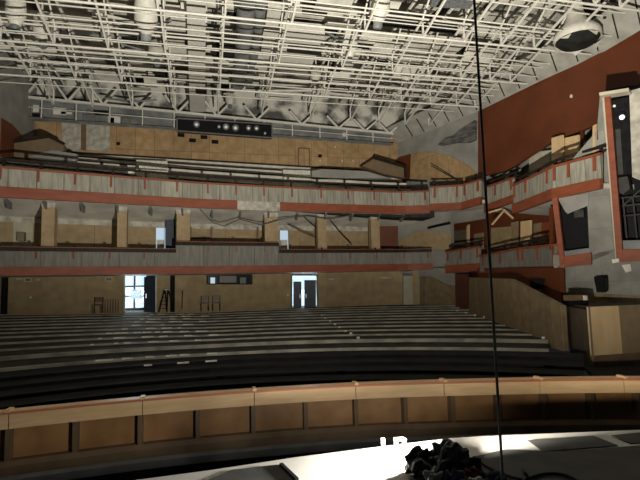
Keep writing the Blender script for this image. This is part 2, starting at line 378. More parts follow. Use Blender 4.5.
for i in range(6):
    px = 105.5+i*2.6; a = on_back(px, 311, -.3); b = on_back(px-.3, 300+rr.uniform(-1.5, 1), -.05); a.z = .28-.02*a.x+.02
    tag(MB().beam(a, b, .05, .03).build('timber_batten', 'brown_board'), 'thin brown batten leaning on the rear wall beside the glazed doorway', 'batten', 'battens leaning on the rear wall')
p = on_back(98, 309, -.4); p.z = .30-.02*p.x
def small_chair(p, label):
    t = thing('chair', label, 'chair', p, 'chairs along the stalls rear wall'); x, y, z = p
    MB().box(x-.24, x+.24, y-.22, y+.22, z+.43, z+.47).build('seat', 'brown_board', t)
    MB().box(x-.24, x+.24, y+.2, y+.23, z+.62, z+.88).build('backrest', 'brown_board', t)
    for sx in (-.21, .21):
        for sy in (-.19, .21): MB().box(x+sx-.015, x+sx+.015, y+sy-.015, y+sy+.015, z, z+(.9 if sy > 0 else .43)).build('leg', 'matt_black', t)
small_chair(p, 'dark chair against the rear wall left of the leaning battens')
for px, lab in ((205, 'left one of the two dark chairs under the control room slot'), (216.5, 'right one of the two dark chairs under the control room slot')):
    q = on_back(px, 309, -.45); q.z = .30-.02*q.x; small_chair(q, lab)
tag(MB().beam(on_back(182, 309, -.1), on_back(182.5, 290, -.05), .035).build('upright_pole', 'matt_black'), 'thin dark pole standing on the rear wall right of the black slot', 'pole')
# folding ladder by the black slot
p = on_back(165, 310, -.5); p.z = .30-.02*p.x
t = thing('step_ladder', 'small black step ladder standing open beside the narrow black doorway', 'ladder', p)
for sx in (-1, 1):
    MB().beam(p+Vector((.22*sx-.1, -.1, 0)), p+Vector((.10*sx+.06, .1, 1.25)), .045).build('rail', 'black', t)
    MB().beam(p+Vector((.2*sx+.28, .3, 0)), p+Vector((.10*sx+.10, .14, 1.2)), .04).build('prop', 'black', t)
for k in range(1, 6):
    u = k/6; MB().beam(p+Vector((-.22+.12*u-.1+.16*u, -.1+.2*u, 1.25*u)), p+Vector((.22-.12*u-.1+.16*u, -.1+.2*u, 1.25*u)), .08, .03).build('step', 'black', t)
MB().obox(p+Vector((.08, .12, 1.28)), (.24, .2, .05)).build('top_cap', 'chalk', t)
tag(quad_on(415.5, 420, 296.5, 306, -.25, .15).build('blue_sack', 'blue_paint'), 'small blue sack slumped at the foot of the cream door', 'sack')

# side wall of the stalls (timber cladding that falls with the rake)
SW0, SW1 = (14.3, 26.4), (11.35, 14.2)
def sidewall(pts, m, name='wall_right', th=.2):
    return struct(name, MB().prism([on_plane(px, py, SW0, SW1) for px, py in pts], (th, .0, 0)), m)
sidewall([(469, 318), (469, 277.6), (510, 279), (556.5, 303.5), (561, 306), (563.5, 351), (540, 345)], 'timber_cladding')
SB0, SB1 = (14.9, 26.0), (14.0, 17.6)
struct('wall_right_under', MB().prism([on_plane(px, py, (15.4, 26.2), (13.6, 15.5)) for px, py in ((455, 312), (455, 268), (560, 268), (562, 330), (520, 330))], (.2, 0, 0)), 'rust_paint')
C0, C1 = (13.0, 29.2), (14.8, 26.4)
struct('wall_corner', MB().prism([on_plane(px, py, C0, C1) for px, py in ((420, 312), (420, 276.5), (431, 277), (447, 285), (456, 286), (456, 312))], (.2, .2, 0)), 'timber_cladding')
struct('wall_corner_upper', MB().prism([on_plane(px, py, (13.1, 29.5), (15.2, 26.4)) for px, py in ((418, 300), (418, 268), (470, 268), (470, 300))], (.2, .2, 0)), 'concrete')
tag(MB().prism([on_plane(px, py, (14.1, 26.2), (14.4, 25.0)) for px, py in ((455.5, 309), (455, 274), (468, 274), (469, 310))], (.4, .3, 0)).build('rust_pier', 'dark_rust'), 'narrow dark rust red pier at the top of the side aisle', 'pier')

# ================================================================== BALCONY FRONTS
HDR = 7.92
def brackets(path_pts, z0, z1, parent, m='orange_paint', o=-.07, w=.09):
    for x, y in path_pts:
        MB().box(x-w/2, x+w/2, y+o, y+o+.1, z0, z1).build('bracket', m, parent)
BRX = [-10.7, -9.15, -7.7, -6.19, -4.63, -3.06, -1.47, .15, 1.7, 3.31, 4.99, 6.8, 8.55, 10.29, 12.16, 13.6]
XL, XR = -13.5, 13.85
P = front_path(XL, XR)
t = thing('balcony_front', 'long pale panelled front of the upper balcony with orange rail and orange band', 'balcony front', (0, 27, 6))
MB().band(P, 0, .12, 6.5, 7.42).build('panel', 'balcony_panel', t)
xg0, xg1 = on_front(237, 205).x, on_front(280, 205).x
MB().band(front_path(XL, xg0), -.09, .1, 6.02, 6.52).build('orange_band', 'orange_paint', t)
MB().band(front_path(xg1, XR), -.09, .1, 6.02, 6.52).build('orange_band', 'orange_paint', t)
MB().band(front_path(xg0, xg1), -.01, .1, 6.0, 6.52).build('bare_plaster', 'plaster', t)
MB().band(P, -.07, .14, 7.38, 7.47).build('rail', 'orange_paint', t)
brackets([(x, FC(x)) for x in BRX], 6.86, 7.4, t)
MB().band(P, .2, .3, 7.30, 7.53).build('guard_board', 'dark_rail', t)
MB().band(P, .3, .40, 7.84, 7.95).build('handrail', 'dark_rail', t)
for x in BRX: MB().box(x-.06, x+.06, FC(x)+.28, FC(x)+.38, 7.5, 7.9).build('post', 'dark_rail', t)
# lower balcony: left, raised centre, right
xa, xb = on_front(176, 255).x, on_front(279, 255).x
for (x0, x1, zr, lab) in ((XL, xa, 3.76, 'grey panelled front of the lower balcony left of the raised centre bay'),
                          (xa, xb, 4.16, 'raised centre bay of the lower balcony front, grey above an orange band'),
                          (xb, XR, 3.76, 'grey panelled front of the lower balcony right of the raised centre bay')):
    Q = front_path(x0, x1); mid = zr > 4
    t = thing('balcony_front', lab, 'balcony front', ((x0+x1)/2, FC((x0+x1)/2), 2.4))
    MB().band(Q, 0, .12, 2.8, zr-.18).build('panel', 'grey_panel', t)
    MB().band(Q, -.09, .12, 2.43, 2.84).build('orange_band', 'orange_paint', t)
    MB().band(Q, -.05, .16, zr-.20, zr-.02).build('rail', 'dark_rail', t)
    MB().band(Q, -.055, .1, zr-.02, zr+.015).build('rail_cap', 'orange_paint', t)
    brackets([(x, FC(x)) for x in BRX if x0+.2 < x < x1-.2], zr-.55, zr-.19, t, 'orange_paint', -.05, .07)
    for x in [x for x in BRX if x0+.3 < x < x1-.3]: MB().box(x-.05, x+.05, FC(x)+.1, FC(x)+.2, zr-.1, zr+.12).build('rail_post', 'dark_rail', t)

# slabs and soffits
def strip_slab(d0, d1, z0, z1, name, m, xa=XL, xb=XR, rise=0):
    k = MB(); Q = front_path(xa, xb)
    for (a, b), (c, e) in zip(Q, Q[1:]):
        k.hexa([(a, b+d0, z0), (c, e+d0, z0), (c, e+d1, z0+rise), (a, b+d1, z0+rise), (a, b+d0, z1), (c, e+d0, z1), (c, e+d1, z1+rise), (a, b+d1, z1+rise)])
    return struct(name, k, m)
strip_slab(.12, 3.3, 6.02, 6.25, 'ceiling_lower_balcony', 'soffit_white', rise=-.5)
strip_slab(.12, 3.0, 2.44, 2.75, 'floor_lower_balcony', 'soffit_white')
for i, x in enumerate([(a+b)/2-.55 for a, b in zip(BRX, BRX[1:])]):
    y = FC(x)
    m = MB().prism([(x-.05, y+.14, 6.02), (x-.05, y+.14, 5.92), (x-.05, y+.55, 5.60), (x-.05, y+.8, 5.60), (x-.05, y+.8, 5.98)], (.10, 0, 0))  # dark wedge gives the beam shadow a solid shape
    tag(m.build('soffit_beam_shadow', 'grey_edge'), 'short dark wedge for a beam shadow under the orange edge of the upper balcony', 'bracket', 'beam shadow wedges under the upper balcony edge')
# mid level rear wall
def mw(px, py=235): return on_front(px, py, 3).x
def mid_path(xa, xb, d=3.0): return front_path(xa, xb, d)
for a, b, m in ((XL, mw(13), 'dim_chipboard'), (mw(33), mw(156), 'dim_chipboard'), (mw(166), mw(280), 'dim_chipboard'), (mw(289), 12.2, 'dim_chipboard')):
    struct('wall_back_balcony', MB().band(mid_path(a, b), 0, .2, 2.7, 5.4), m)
struct('trim_4', MB().band(mid_path(XL, 12.2), -.02, .15, 5.25, 5.56), 'plaster')
for px0, px1, py0, mm, lab, nm_, cat in ((12.5, 33.5, 219, 'cream', 'cream board closing an opening at the left end of the lower balcony', 'cream_board', 'board'),):
    o = tag(quad_on(px0, px1, py0, 246, 3.05, .05, on_front).build(nm_, mm), lab, cat)
tag(quad_on(17, 24, 232, 241, 2.7, .3, on_front).build('cardboard_box', 'brown_board'), 'brown cardboard box in front of the cream board on the lower balcony', 'box')
for n, (px0, px1) in enumerate(((156, 166), (280, 289.5))):
    o = quad_on(px0, px1, 222, 250, 3.6, .04, on_front).build('window_%d' % (n+4), 'dim_pane'); o['kind'] = 'structure'
    tag(quad_on(px0+1, px1-2, 240, 255, 3.2, .3, on_front).build('white_carton', 'chalk'), ('white carton in the bluish doorway left of the raised centre bay', 'white carton in the bluish doorway right of the raised centre bay')[n], 'carton')
d = quad_on(166, 175, 220, 248, 2.2, .06, on_front).build('door_5', 'navy_door'); d['kind'] = 'structure'
tag(quad_on(379.5, 398, 226, 248, 2.9, .08, on_front).build('red_screen_panel', 'rust_paint'), 'dark red panel on the lower balcony rear wall right of the last pillar', 'panel')
# pillars
pil = [(41, 54, 'first'), (117, 126.5, ''), (176.5, 190, ''), (265, 278, ''), (318, 327, ''), (371.5, 380, '')]
labs = ['chipboard clad pillar at the left end of the lower balcony beside the cream board', 'chipboard clad pillar in the middle of the left lower balcony', 'broad chipboard clad pillar at the left side of the raised centre bay',
        'broad chipboard clad pillar at the right side of the raised centre bay', 'slim chipboard clad pillar right of the bluish doorway', 'slim chipboard clad pillar left of the dark red panel']
for (a, b, _), lab in zip(pil, labs):
    c0, c1 = on_front(a, 240, .5), on_front(b, 240, .5); top = 5.98
    t = thing('pillar', lab, 'pillar', ((c0.x+c1.x)/2, c0.y, 2.75))
    MB().hexa([(c0.x, c0.y, 2.75), (c1.x, c1.y, 2.75), (c1.x, c1.y+.5, 2.75), (c0.x, c0.y+.5, 2.75), (c0.x, c0.y, top-.25), (c1.x, c1.y, top-.25), (c1.x, c1.y+.5, top-.25), (c0.x, c0.y+.5, top-.25)]).build('cladding', 'pillar_board', t)
    MB().hexa([(c0.x-.02, c0.y-.02, top-.25), (c1.x+.02, c1.y-.02, top-.25), (c1.x+.02, c1.y+.52, top-.25), (c0.x-.02, c0.y+.52, top-.25), (c0.x-.02, c0.y-.02, top), (c1.x+.02, c1.y-.02, top), (c1.x+.02, c1.y+.52, top), (c0.x-.02, c0.y+.52, top)]).build('bare_head', 'plaster', t)
# balustrade bars above the rail of the raised bay, loose battens and wires
for (x0, y0, x1, y1, lab) in ((300, 213, 322, 232, 'dark cable sagging across the lower balcony opening right of the bluish doorway'), (330, 220, 352, 245, 'thin dark brace leaning behind the slim pillar'), (288, 224, 315, 237, 'thin dark stay strung beside the slim pillar')):
    tag(MB().tube([on_front(x0, y0, 1), on_front((x0+x1)/2, (y0+y1)/2+1, 1), on_front(x1, y1, 1)], .03, 6).build('loose_cable', 'black'), lab, 'cable')
for px in (190, 211, 257):
    tag(quad_on(px, px+1.6, 227, 243, 2.6, .06, on_front).build('dark_stud', 'brown_board'), 'dark upright stud against the chipboard behind the raised centre bay', 'stud', 'studs behind the raised centre bay')
tag(quad_on(190, 211, 237.5, 239, 2.55, .06, on_front).build('dado_rail', 'dark_rail'), 'dark rail between two studs behind the raised centre bay', 'rail')
w = [on_front(200, 209, -.1), on_front(212, 222, -.05), on_front(224, 226, 0), on_front(240, 219, .1), on_front(262, 225, .2), on_front(285, 218, .1), on_front(308, 216, 0), on_front(330, 219, .2), on_front(352, 215, .1)]
tag(MB().tube(w, .035, 6).build('hanging_wire', 'cable'), 'loose grey wire sagging under the upper balcony near the bare plaster', 'wire')

# ================================================================== GALLERY (upper balcony seating)
zt_ = lambda x, y: -.028*(x-2)
NG = 6; Gd = lambda x, k: lerp(FC(x)+1.1, 33.4, k/NG)
for k in range(NG+1):
    m = MB(); zz = lerp(7.0, 10.35, k/NG); zb_ = lerp(7.0, 10.35, (k-1)/NG) if k else 6.3
    X = [lerp(-11, 14.2, i/24) for i in range(25)]
    for a, b in zip(X, X[1:]):
        ya, yb = (Gd(a, k), Gd(b, k)); ya2, yb2 = (Gd(a, k+1), Gd(b, k+1)) if k < NG else (ya+.3, yb+.3)
        if k == 0: ya, yb = FC(a)+.15, FC(b)+.15; ya2, yb2 = Gd(a, 1), Gd(b, 1)
        za, zb = zt_(a, 0), zt_(b, 0)
        m.hexa([(a, ya, zb_-.2+za), (b, yb, zb_-.2+zb), (b, yb2, zb_-.2+zb), (a, ya2, zb_-.2+za), (a, ya, zz+za), (b, yb, zz+zb), (b, yb2, zz+zb), (a, ya2, zz+za)])
    g = struct('floor_gallery', m, 'gallery_riser' if k else 'tread')
    if k:
        m = MB()
        for a, b in zip(X, X[1:]):
            m.hexa([(a, Gd(a, k)-.1, zz-.03+zt_(a, 0)), (b, Gd(b, k)-.1, zz-.03+zt_(b, 0)), (b, Gd(b, k)+.1, zz-.03+zt_(b, 0)), (a, Gd(a, k)+.1, zz-.03+zt_(a, 0)), (a, Gd(a, k)-.1, zz+.04+zt_(a, 0)), (b, Gd(b, k)-.1, zz+.04+zt_(b, 0)), (b, Gd(b, k)+.1, zz+.04+zt_(b, 0)), (a, Gd(a, k)+.1, zz+.04+zt_(a, 0))])
        m.build('nosing', 'dark_rail', g)  # dark strip holds the nosing and its painted overhang shadow
# pale aisle steps in the gallery
def gal(px, py, k):
    Y = 30.
    for _ in range(14): q = at_y(px, py, Y); Y = Gd(q.x, k)
    return at_y(px, py, Y)
for px0, px1, lab, ks in ((138, 169, 'flight of pale aisle steps on the gallery left of the middle', (1, 2, 3, 4, 5)), (283, 312, 'flight of pale aisle steps on the gallery right of the middle', (1, 2, 3, 4, 5))):
    t = None
    for k in ks:
        zz = lerp(7.0, 10.35, k/NG); a, b = gal(px0-k*.2, 165, k), gal(px1-k*.2, 165, k)
        if t is None: t = thing('aisle_steps', lab, 'steps', ((a.x+b.x)/2, a.y, zz))
        dz = zt_((a.x+b.x)/2, 0)
        MB().hexa([(a.x, a.y-.45, zz-.5+dz), (b.x, b.y-.45, zz-.5+dz), (b.x, b.y, zz-.5+dz), (a.x, a.y, zz-.5+dz), (a.x, a.y-.45, zz-.02+dz), (b.x, b.y-.45, zz-.02+dz), (b.x, b.y, zz-.02+dz), (a.x, a.y, zz-.02+dz)]).build('step', 'chalk', t)
tag(quad_on(128, 134, 169, 173, 1.0, .3, on_front).build('crumpled_sheet', 'chalk'), 'small white crumpled sheet on the gallery beside the left pale steps', 'sheet')

# gallery rear wall
GY = 33.7
def gp(px, py, Y=GY): return at_y(px, py, Y)
struct('wall_back_gallery', MB().box(-11.2, 14.5, GY, GY+.25, 8.5, 12.75), 'chipboard')
struct('wall_back_top', MB().box(-11.2, 14.5, GY+.25, GY+.5, 12.0, 16), 'slab')
for px0, px1, lab in ((62, 81, 'narrow plaster smeared board, left of the pair on the gallery wall'), (86.5, 110, 'wide swirling plaster smeared board, right of the pair on the gallery wall')):
    tag(MB().prism([gp(px0, 150), gp(px1, 151.5), gp(px1, 124.5), gp(px0, 122.5)], (0, -.06, 0)).build('smeared_board', 'plaster'), lab, 'board')
tag(MB().prism([gp(81.5, 150), gp(86, 150.5), gp(86, 123), gp(81.5, 122.5)], (0, -.05, 0)).build('rust_batten', 'brown_board'), 'brown batten between the two plaster smeared panels', 'batten')
for i, (px, py) in enumerate(((181, 135.2), (192.5, 140.5), (204, 137.3), (215, 142))):
    a, b, c, e = gp(px-3.4, py+1.6), gp(px+3.4, py+2), gp(px+3.4, py-1.6), gp(px-3.4, py-2)
    o = MB().prism([a, b, c, e], (0, -.05, 0)).build('wall_vent', 'black')
    tag(o, ('dark square wall opening under the left end of the black light box, first of four', 'dark wall opening, lower second of the four below the black light box', 'dark wall opening, third and higher of the four below the black light box', 'dark wall opening, rightmost of the four below the black light box')[i], 'wall opening')
m = MB()
for p_, q_ in (((298.5, 168), (298.5, 148)), ((298.5, 148), (309.5, 148.6)), ((309.5, 148.6), (309.5, 169))): m.beam(gp(*p_, GY-.03), gp(*q_, GY-.03), .08)
d = struct('door_6', m, 'brown_board'); MB().prism([gp(298.5, 168), gp(309.5, 169), gp(309.5, 148.6), gp(298.5, 148)], (0, -.02, 0)).build('leaf', 'chipboard', d)
for px, py, w, lab in ((118.5, 144, 1.6, 'small dark socket box on the gallery wall right of the plaster panels'), (319.8, 156.2, 1.7, 'small dark socket box on the gallery wall right of its door')):
    tag(MB().prism([gp(px-w, py+1.3), gp(px+w, py+1.3), gp(px+w, py-1.3), gp(px-w, py-1.3)], (0, -.12, 0)).build('socket_box', 'black'), lab, 'socket box')
for px, py in ((320, 161), (342, 161), (353, 161), (364, 161.5), (335, 147)):
    tag(MB().prism([gp(px-.6, py+.6), gp(px+.6, py+.6), gp(px+.6, py-.6), gp(px-.6, py-.6)], (0, -.05, 0)).build('white_fixing', 'chalk'), 'small white fixing dot on the gallery wall right of its door', 'fixing', 'white fixings on the gallery wall')

# wedge shaped stair enclosures and side walls up in the gallery
def wedge(name, pxs, Y, dpt, lab, m, edge):
    t = thing(name, lab, 'stair enclosure', at_y(*pxs[0], Y))
    poly = [at_y(px, py, Y) for px, py in pxs]
    MB().prism(poly, (0, dpt, 0)).build('cladding', m, t)
    k = MB()
    for a, b in edge: k.beam(poly[a]+Vector((0, -.02, .03)), poly[b]+Vector((0, -.02, .03)), .3, .16)
    k.build('coping', 'dark_rail', t)
wedge('stair_enclosure', [(7.7, 158), (6, 143.5), (49, 137), (64, 144.5), (63, 151), (28, 158)], 30.3, .6, 'brown wedge shaped stair enclosure with dark coping at the left of the gallery', 'wedge_ply', ((1, 2), (2, 3)))
wedge('stair_enclosure', [(362, 166), (374, 158.5), (405, 167.5), (405, 178), (385, 174)], 31.5, .6, 'brown wedge shaped stair enclosure with dark coping at the right of the gallery', 'wedge_ply', ((1, 2), (2, 3)))
for pts, Y, lab in (([(27.5, 157), (51.5, 149.8), (77, 154), (76, 161)], 30.2, 'pale sloping steps beside the left wedge shaped stair enclosure'), ([(312, 171), (322, 169), (365, 171), (392, 178.5), (312, 178)], 31.0, 'pale sloping steps beside the right wedge shaped stair enclosure')):
    tag(MB().prism([at_y(*q, Y) for q in pts], (0, .4, 0)).build('sloping_steps', 'concrete'), lab, 'steps')
struct('wall_left', MB().box(-11.3, -10.75, 20, 34, -1, 15), 'concrete')
tag(MB().prism([Vector((-10.75, y, z)) for y, z in ((33.4, 9.4), (28.5, 9.0), (28.5, 11.1), (30, 11.25), (31.5, 11.05), (32.8, 10.6), (33.4, 10.2))], (.06, 0, 0)).build('arched_panel', 'rust_paint'), 'rust red arched panel on the left gallery wall', 'arched panel')
G0, G1 = (14.35, 33.9), (16.9, 26.4)
struct('wall_right_gallery', MB().prism([(G0[0], G0[1], 5.5), (G1[0], G1[1], 5.5), (G1[0], G1[1], 14), (G0[0], G0[1], 14)], (.3, .1, 0)), 'concrete')
n_ = Vector((-.10, -.035, 0))
tag(MB().prism([on_plane(px, py, G0, G1) for px, py in ((390, 178), (392, 162), (402, 157), (420, 152.5), (432, 152.3), (450, 156), (466, 164), (476, 172), (477, 182))], n_).build('arched_panel', 'chipboard'), 'chipboard arched panel on the grey right gallery wall', 'arched panel')
tag(MB().prism([on_plane(px, py, G0, G1)+n_ for px, py in ((390, 178), (392, 162), (402, 157), (412, 154.3), (411, 180))], n_*.4).build('red_board', 'rust_paint'), 'dull red board at the left end of the chipboard arched panel', 'board')
tag(MB().prism([on_plane(px, py, G0, G1) for px, py in ((440, 145), (448, 138), (456, 136), (462, 130), (477, 121), (477, 140), (470, 143), (458, 143), (450, 144.5), (443, 146))], n_*2).build('torn_lining', 'torn'), 'ragged dark grey torn lining on the grey right gallery wall', 'torn lining')
tag(MB().beam(at_y(431, 165.5, 28.6), at_y(464, 184, 27.2), .07).build('stair_handrail', 'dark_rail'), 'thin dark sloping handrail in front of the chipboard arched panel', 'handrail')
struct('wall_right_middle', MB().prism([on_plane(px, py, (13.2, 31), (17, 26.2)) for px, py in ((394, 276), (394, 206), (450.5, 206), (450.5, 276))], (.3, .1, 0)), 'concrete')
tag(MB().prism([on_plane(px, py, (13.2, 31), (17, 26.2)) for px, py in ((400, 248), (402, 240), (412, 233.5), (425, 231), (440, 231.5), (452, 234), (452, 250))], (-.1, -.08, 0)).build('arched_panel', 'dim_chipboard'), 'dim chipboard arched panel on the grey wall at the right end of the lower balcony', 'arched panel')
tag(MB().beam(on_plane(428, 228, (13, 30.8), (16.8, 26)), on_plane(450, 223, (13, 30.8), (16.8, 26)), .14).build('strip_light', 'black'), 'dark strip lamp on the grey wall under the upper balcony', 'strip light')

# ================================================================== RIGHT WALL AND BOXES
W0, W1 = (16.85, 26.3), (18.65, 17.4)
struct('wall_right_upper', MB().prism([on_plane(px, py, W0, W1) for px, py in ((478, 104), (540, 76), (600, 48), (640, 22), (690, -12), (690, 100), (603, 97), (601, 122), (593, 126), (551.5, 142), (528, 156.5), (515, 165.5), (505, 171), (478, 177))], (.25, .06, 0)), 'rust_paint')
struct('wall_right_inner', MB().prism([(17.9, 27.6, 5.0), (20.0, 17.4, 5.0), (20.0, 17.4, 12), (17.9, 27.6, 12)], (.2, 0, 0)), 'concrete')
tag(MB().prism([on_plane(px, py, W0, W1)+Vector((-.04, 0, 0)) for px, py in ((571, 97.5), (572, 94.5), (573.2, 95), (573.2, 98))], (-.05, 0, 0)).build('wall_button', 'chalk'), 'tiny white fixing alone on the upper rust red wall', 'fixing')

def fronts(name, pts, label, parts_b, mP):
    """pts: (px, Y, py rail, py band top, py band bottom) read along one box front"""
    V = []
    for px, Y, a, b, c in pts: V.append((at_y(px, a, Y), at_y(px, b, Y), at_y(px, c, Y)))
    t = thing(name, label, 'balcony front', V[0][2]); 
    pan, bnd, ral, hr = MB(), MB(), MB(), MB()
    for (a0, b0, c0), (a1, b1, c1) in zip(V, V[1:]):
        d = Vector((a1.x-a0.x, a1.y-a0.y, 0)).normalized(); n = Vector((-d.y, d.x, 0)); n = n if n.dot(Vector((1, .3, 0))) > 0 else -n
        def slab(p0, p1, q1, q0, o0, o1, k): k.hexa([p0+n*o0, p1+n*o0, p1+n*o1, p0+n*o1, q0+n*o0, q1+n*o0, q1+n*o1, q0+n*o1])
        slab(b0, b1, a1, a0, 0, .12, pan); slab(c0, c1, b1, b0, -.08, .12, bnd)
        r = Vector((0, 0, .1)); slab(a0, a1, a1+r, a0+r, -.06, .14, ral)
        h0, h1 = Vector((0, 0, .36)), Vector((0, 0, .46)); slab(a0+h0, a1+h0, a1+h1, a0+h1, .3, .38, hr); slab(a0+h0*.5, a1+h0*.5, a1+h0*.7, a0+h0*.7, .3, .36, hr)
        for u in (.1, .5, .9):
            q = lerp(a0, a1, u); hr.hexa([q-d*.05+n*.3, q+d*.05+n*.3, q+d*.05+n*.4, q-d*.05+n*.4, q-d*.05+n*.3+h0, q+d*.05+n*.3+h0, q+d*.05+n*.4+h0, q-d*.05+n*.4+h0])
        for u in parts_b:
            p = lerp(a0, a1, u); q = lerp(b0, b1, u); w_ = d*.06; z2 = lerp(p, q, .62)
            MB().hexa([z2-w_-n*.05, z2+w_-n*.05, z2+w_+n*.04, z2-w_+n*.04, p-w_-n*.05, p+w_-n*.05, p+w_+n*.04, p-w_+n*.04]).build('bracket', 'orange_paint', t)
    pan.build('panel', mP, t); bnd.build('orange_band', 'orange_paint', t); ral.build('rail', 'orange_paint', t); hr.build('handrail', 'dark_rail', t)
    return t
fronts('box_front', [(430, 27.6, 188, 204, 211), (462, 26.2, 186, 202.5, 209.5), (481, 24.9, 180.5, 196.5, 204.4)], 'upper side box front farthest back, where the long upper balcony turns the corner', (.15, .85), 'balcony_panel')
fronts('box_front', [(485, 24.2, 188.5, 205.5, 212.5), (513, 21.6, 179, 195, 202.5)], 'short upper side box front, middle of the three stepped ones behind the hanging cable', (.05, .4, .95), 'balcony_panel')
fronts('box_front', [(513.5, 20.8, 186.5, 204.5, 214), (553, 17.2, 168, 189, 199.4), (601, 15.1, 155, 178.4, 188.7)], 'long upper side box front nearest the stage with its broad orange band', (.04, .35, .88), 'balcony_panel')
fronts('box_front', [(446, 26.9, 253, 265.6, 273.5), (480, 24.6, 247.5, 263, 270.6)], 'lower side box front beside the corner, behind and left of the hanging cable', (.06, .45, .93), 'grey_panel')
fronts('box_front', [(480, 24.2, 257, 272, 279), (520, 20.4, 249.5, 267.3, 275.8), (555, 17.4, 246, 266, 274.4)], 'long lower side box front ending at the grey block wall', (.1, .55, .97), 'grey_panel')
# box floors (they are the ceilings seen from below)
def box_slab(pts, zs, th, name, m, wall):
    k = MB(); A = [at_y(px, py, Y) for px, py, Y in pts]
    for (p, q), (w0, w1) in zip(zip(A, A[1:]), zip(wall, wall[1:])):
        k.hexa([p, q, Vector((w1[0], w1[1], q.z)), Vector((w0[0], w0[1], p.z)), p+UP*th, q+UP*th, Vector((w1[0], w1[1], q.z+th)), Vector((w0[0], w0[1], p.z+th))])
    return struct(name, k, m)
box_slab([(430, 210, 27.8), (462, 208.5, 26.4), (481, 203, 25.1)], 0, .2, 'floor_box', 'soffit_white', [(15.6, 30), (17.6, 27.5), (18.1, 25)])
box_slab([(485, 211.5, 24.4), (513, 201.5, 21.8)], 0, .2, 'floor_box', 'soffit_white', [(18.1, 25), (18.8, 22)])
box_slab([(513.5, 213, 21), (553, 198.5, 17.4), (601, 188, 15.3)], 0, .2, 'floor_box', 'soffit_white', [(18.8, 22), (19.5, 18), (19.6, 15.6)])
box_slab([(446, 272.5, 27), (480, 269.8, 24.8)], 0, .2, 'floor_box', 'soffit_white', [(17, 28), (18, 25)])
box_slab([(480, 278, 24.4), (520, 275, 20.6), (555, 273.6, 17.6)], 0, .2, 'floor_box', 'soffit_white', [(18, 25), (18.5, 21), (18.6, 17.8)])
# middle box rear wall
M0, M1 = (17.0, 27.2), (18.2, 17.6)
struct('wall_right_boxes', MB().prism([on_plane(px, py, M0, M1) for px, py in ((450, 280), (450, 220), (483, 212), (513, 214), (552, 207), (557, 205), (557, 280))], (.2, 0, 0)), 'rust_paint')
def mpanel(px0, px1, py0, py1, m, nm_, lab, cat, o=-.12):
    P_ = (M0[0]+o, M0[1]); Q_ = (M1[0]+o, M1[1])
    tag(MB().prism([on_plane(px0, py1, P_, Q_), on_plane(px1, py1-1, P_, Q_), on_plane(px1, py0-1.5, P_, Q_), on_plane(px0, py0, P_, Q_)], (.1, 0, 0)).build(nm_, m), lab, cat)
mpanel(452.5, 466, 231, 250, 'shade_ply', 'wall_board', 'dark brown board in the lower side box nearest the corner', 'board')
mpanel(466.5, 468.5, 226, 250, 'light_ply', 'timber_post', 'pale slim post at the back of the lower side box near the corner', 'post', -.3)
mpanel(474, 482.5, 234, 250, 'mid_ply', 'wall_board', 'small chipboard panel just left of the hanging cable in the lower side box', 'board')
mpanel(491, 510, 228, 249, 'dim_chipboard', 'wall_board', 'broad chipboard panel just right of the hanging cable in the lower side box', 'board')
mpanel(511, 517, 222.5, 249, 'mid_ply', 'timber_post', 'brown clad post right of the broad chipboard panel in the lower side box', 'post', -.5)
mpanel(520.5, 530.5, 221.5, 247, 'light_ply', 'timber_post', 'pale plaster stained post in the middle of the long lower side box', 'post', -.8)
mpanel(533.5, 541, 224, 243, 'mid_ply', 'wall_board', 'small chipboard panel beside the red board in the lower side box', 'board')
mpanel(541.5, 549.5, 223, 242, 'orange_paint', 'red_board', 'red board at the stage end of the lower side box', 'board')
tag(MB().prism([at_y(px, py, 17.7) for px, py in ((549.5, 250), (549, 208), (553, 207), (553.5, 250))], (.2, .1, 0)).build('rust_post', 'rust_paint'), 'dark rust post where the lower side box meets the grey block wall', 'post')
for a, b, lab in (((489, 212.5), (501, 209), 'pale split plank end under the middle upper side box, upper one'), ((503, 209.5), (513, 218.5), 'pale split plank leaning down to the right under the upper side box'), ((492, 224.5), (503, 211.5), 'thin pale stick propped up under the upper side box')):
    tag(MB().beam(at_y(*a, 22.2), at_y(*b, 22.2), .11, .07).build('broken_plank', 'light_ply'), lab, 'plank')
# upper box interior
U0, U1 = (17.3, 26.3), (19.0, 16.5)
def upanel(px0, px1, py0, py1, m, nm_, lab, cat, o=0):
    P_ = (U0[0]+o, U0[1]); Q_ = (U1[0]+o, U1[1])
    tag(MB().prism([on_plane(px0, py1+14, P_, Q_), on_plane(px1, py1+12, P_, Q_), on_plane(px1, py0-3, P_, Q_), on_plane(px0, py0, P_, Q_)], (.12, 0, 0)).build(nm_, m), lab, cat)
upanel(503, 507.5, 159, 173, 'plaster', 'white_post', 'short white post at the back of the middle upper side box', 'post')
upanel(551.5, 562, 138, 163, 'light_ply', 'timber_post', 'broad chipboard post in the opening of the long upper side box', 'post', -1.2)
upanel(564.5, 578, 138, 158, 'light_ply', 'wall_board', 'speckled chipboard panel in the opening of the long upper side box', 'board', -1.0)
upanel(529, 550, 153, 164, 'cream', 'wall_board', 'low cream board standing for the bright opening left of the broad chipboard post', 'board', 0)  # bright opening put in as a pale board
upanel(579, 581.5, 134, 155, 'rust_paint', 'rust_post', 'slim rust post right of the speckled chipboard panel', 'post', -.2)
upanel(582, 592, 142, 152, 'cream', 'wall_board', 'low cream board beside the end post of the upper side box', 'board', .3)
tag(MB().prism([at_y(px, py, 15.7) for px, py in ((592.8, 171), (592.5, 126), (596.5, 124), (597.5, 170))], (.15, .1, 0)).build('timber_post', 'light_ply'), 'tall pale post at the stage end of the upper side boxes', 'post')
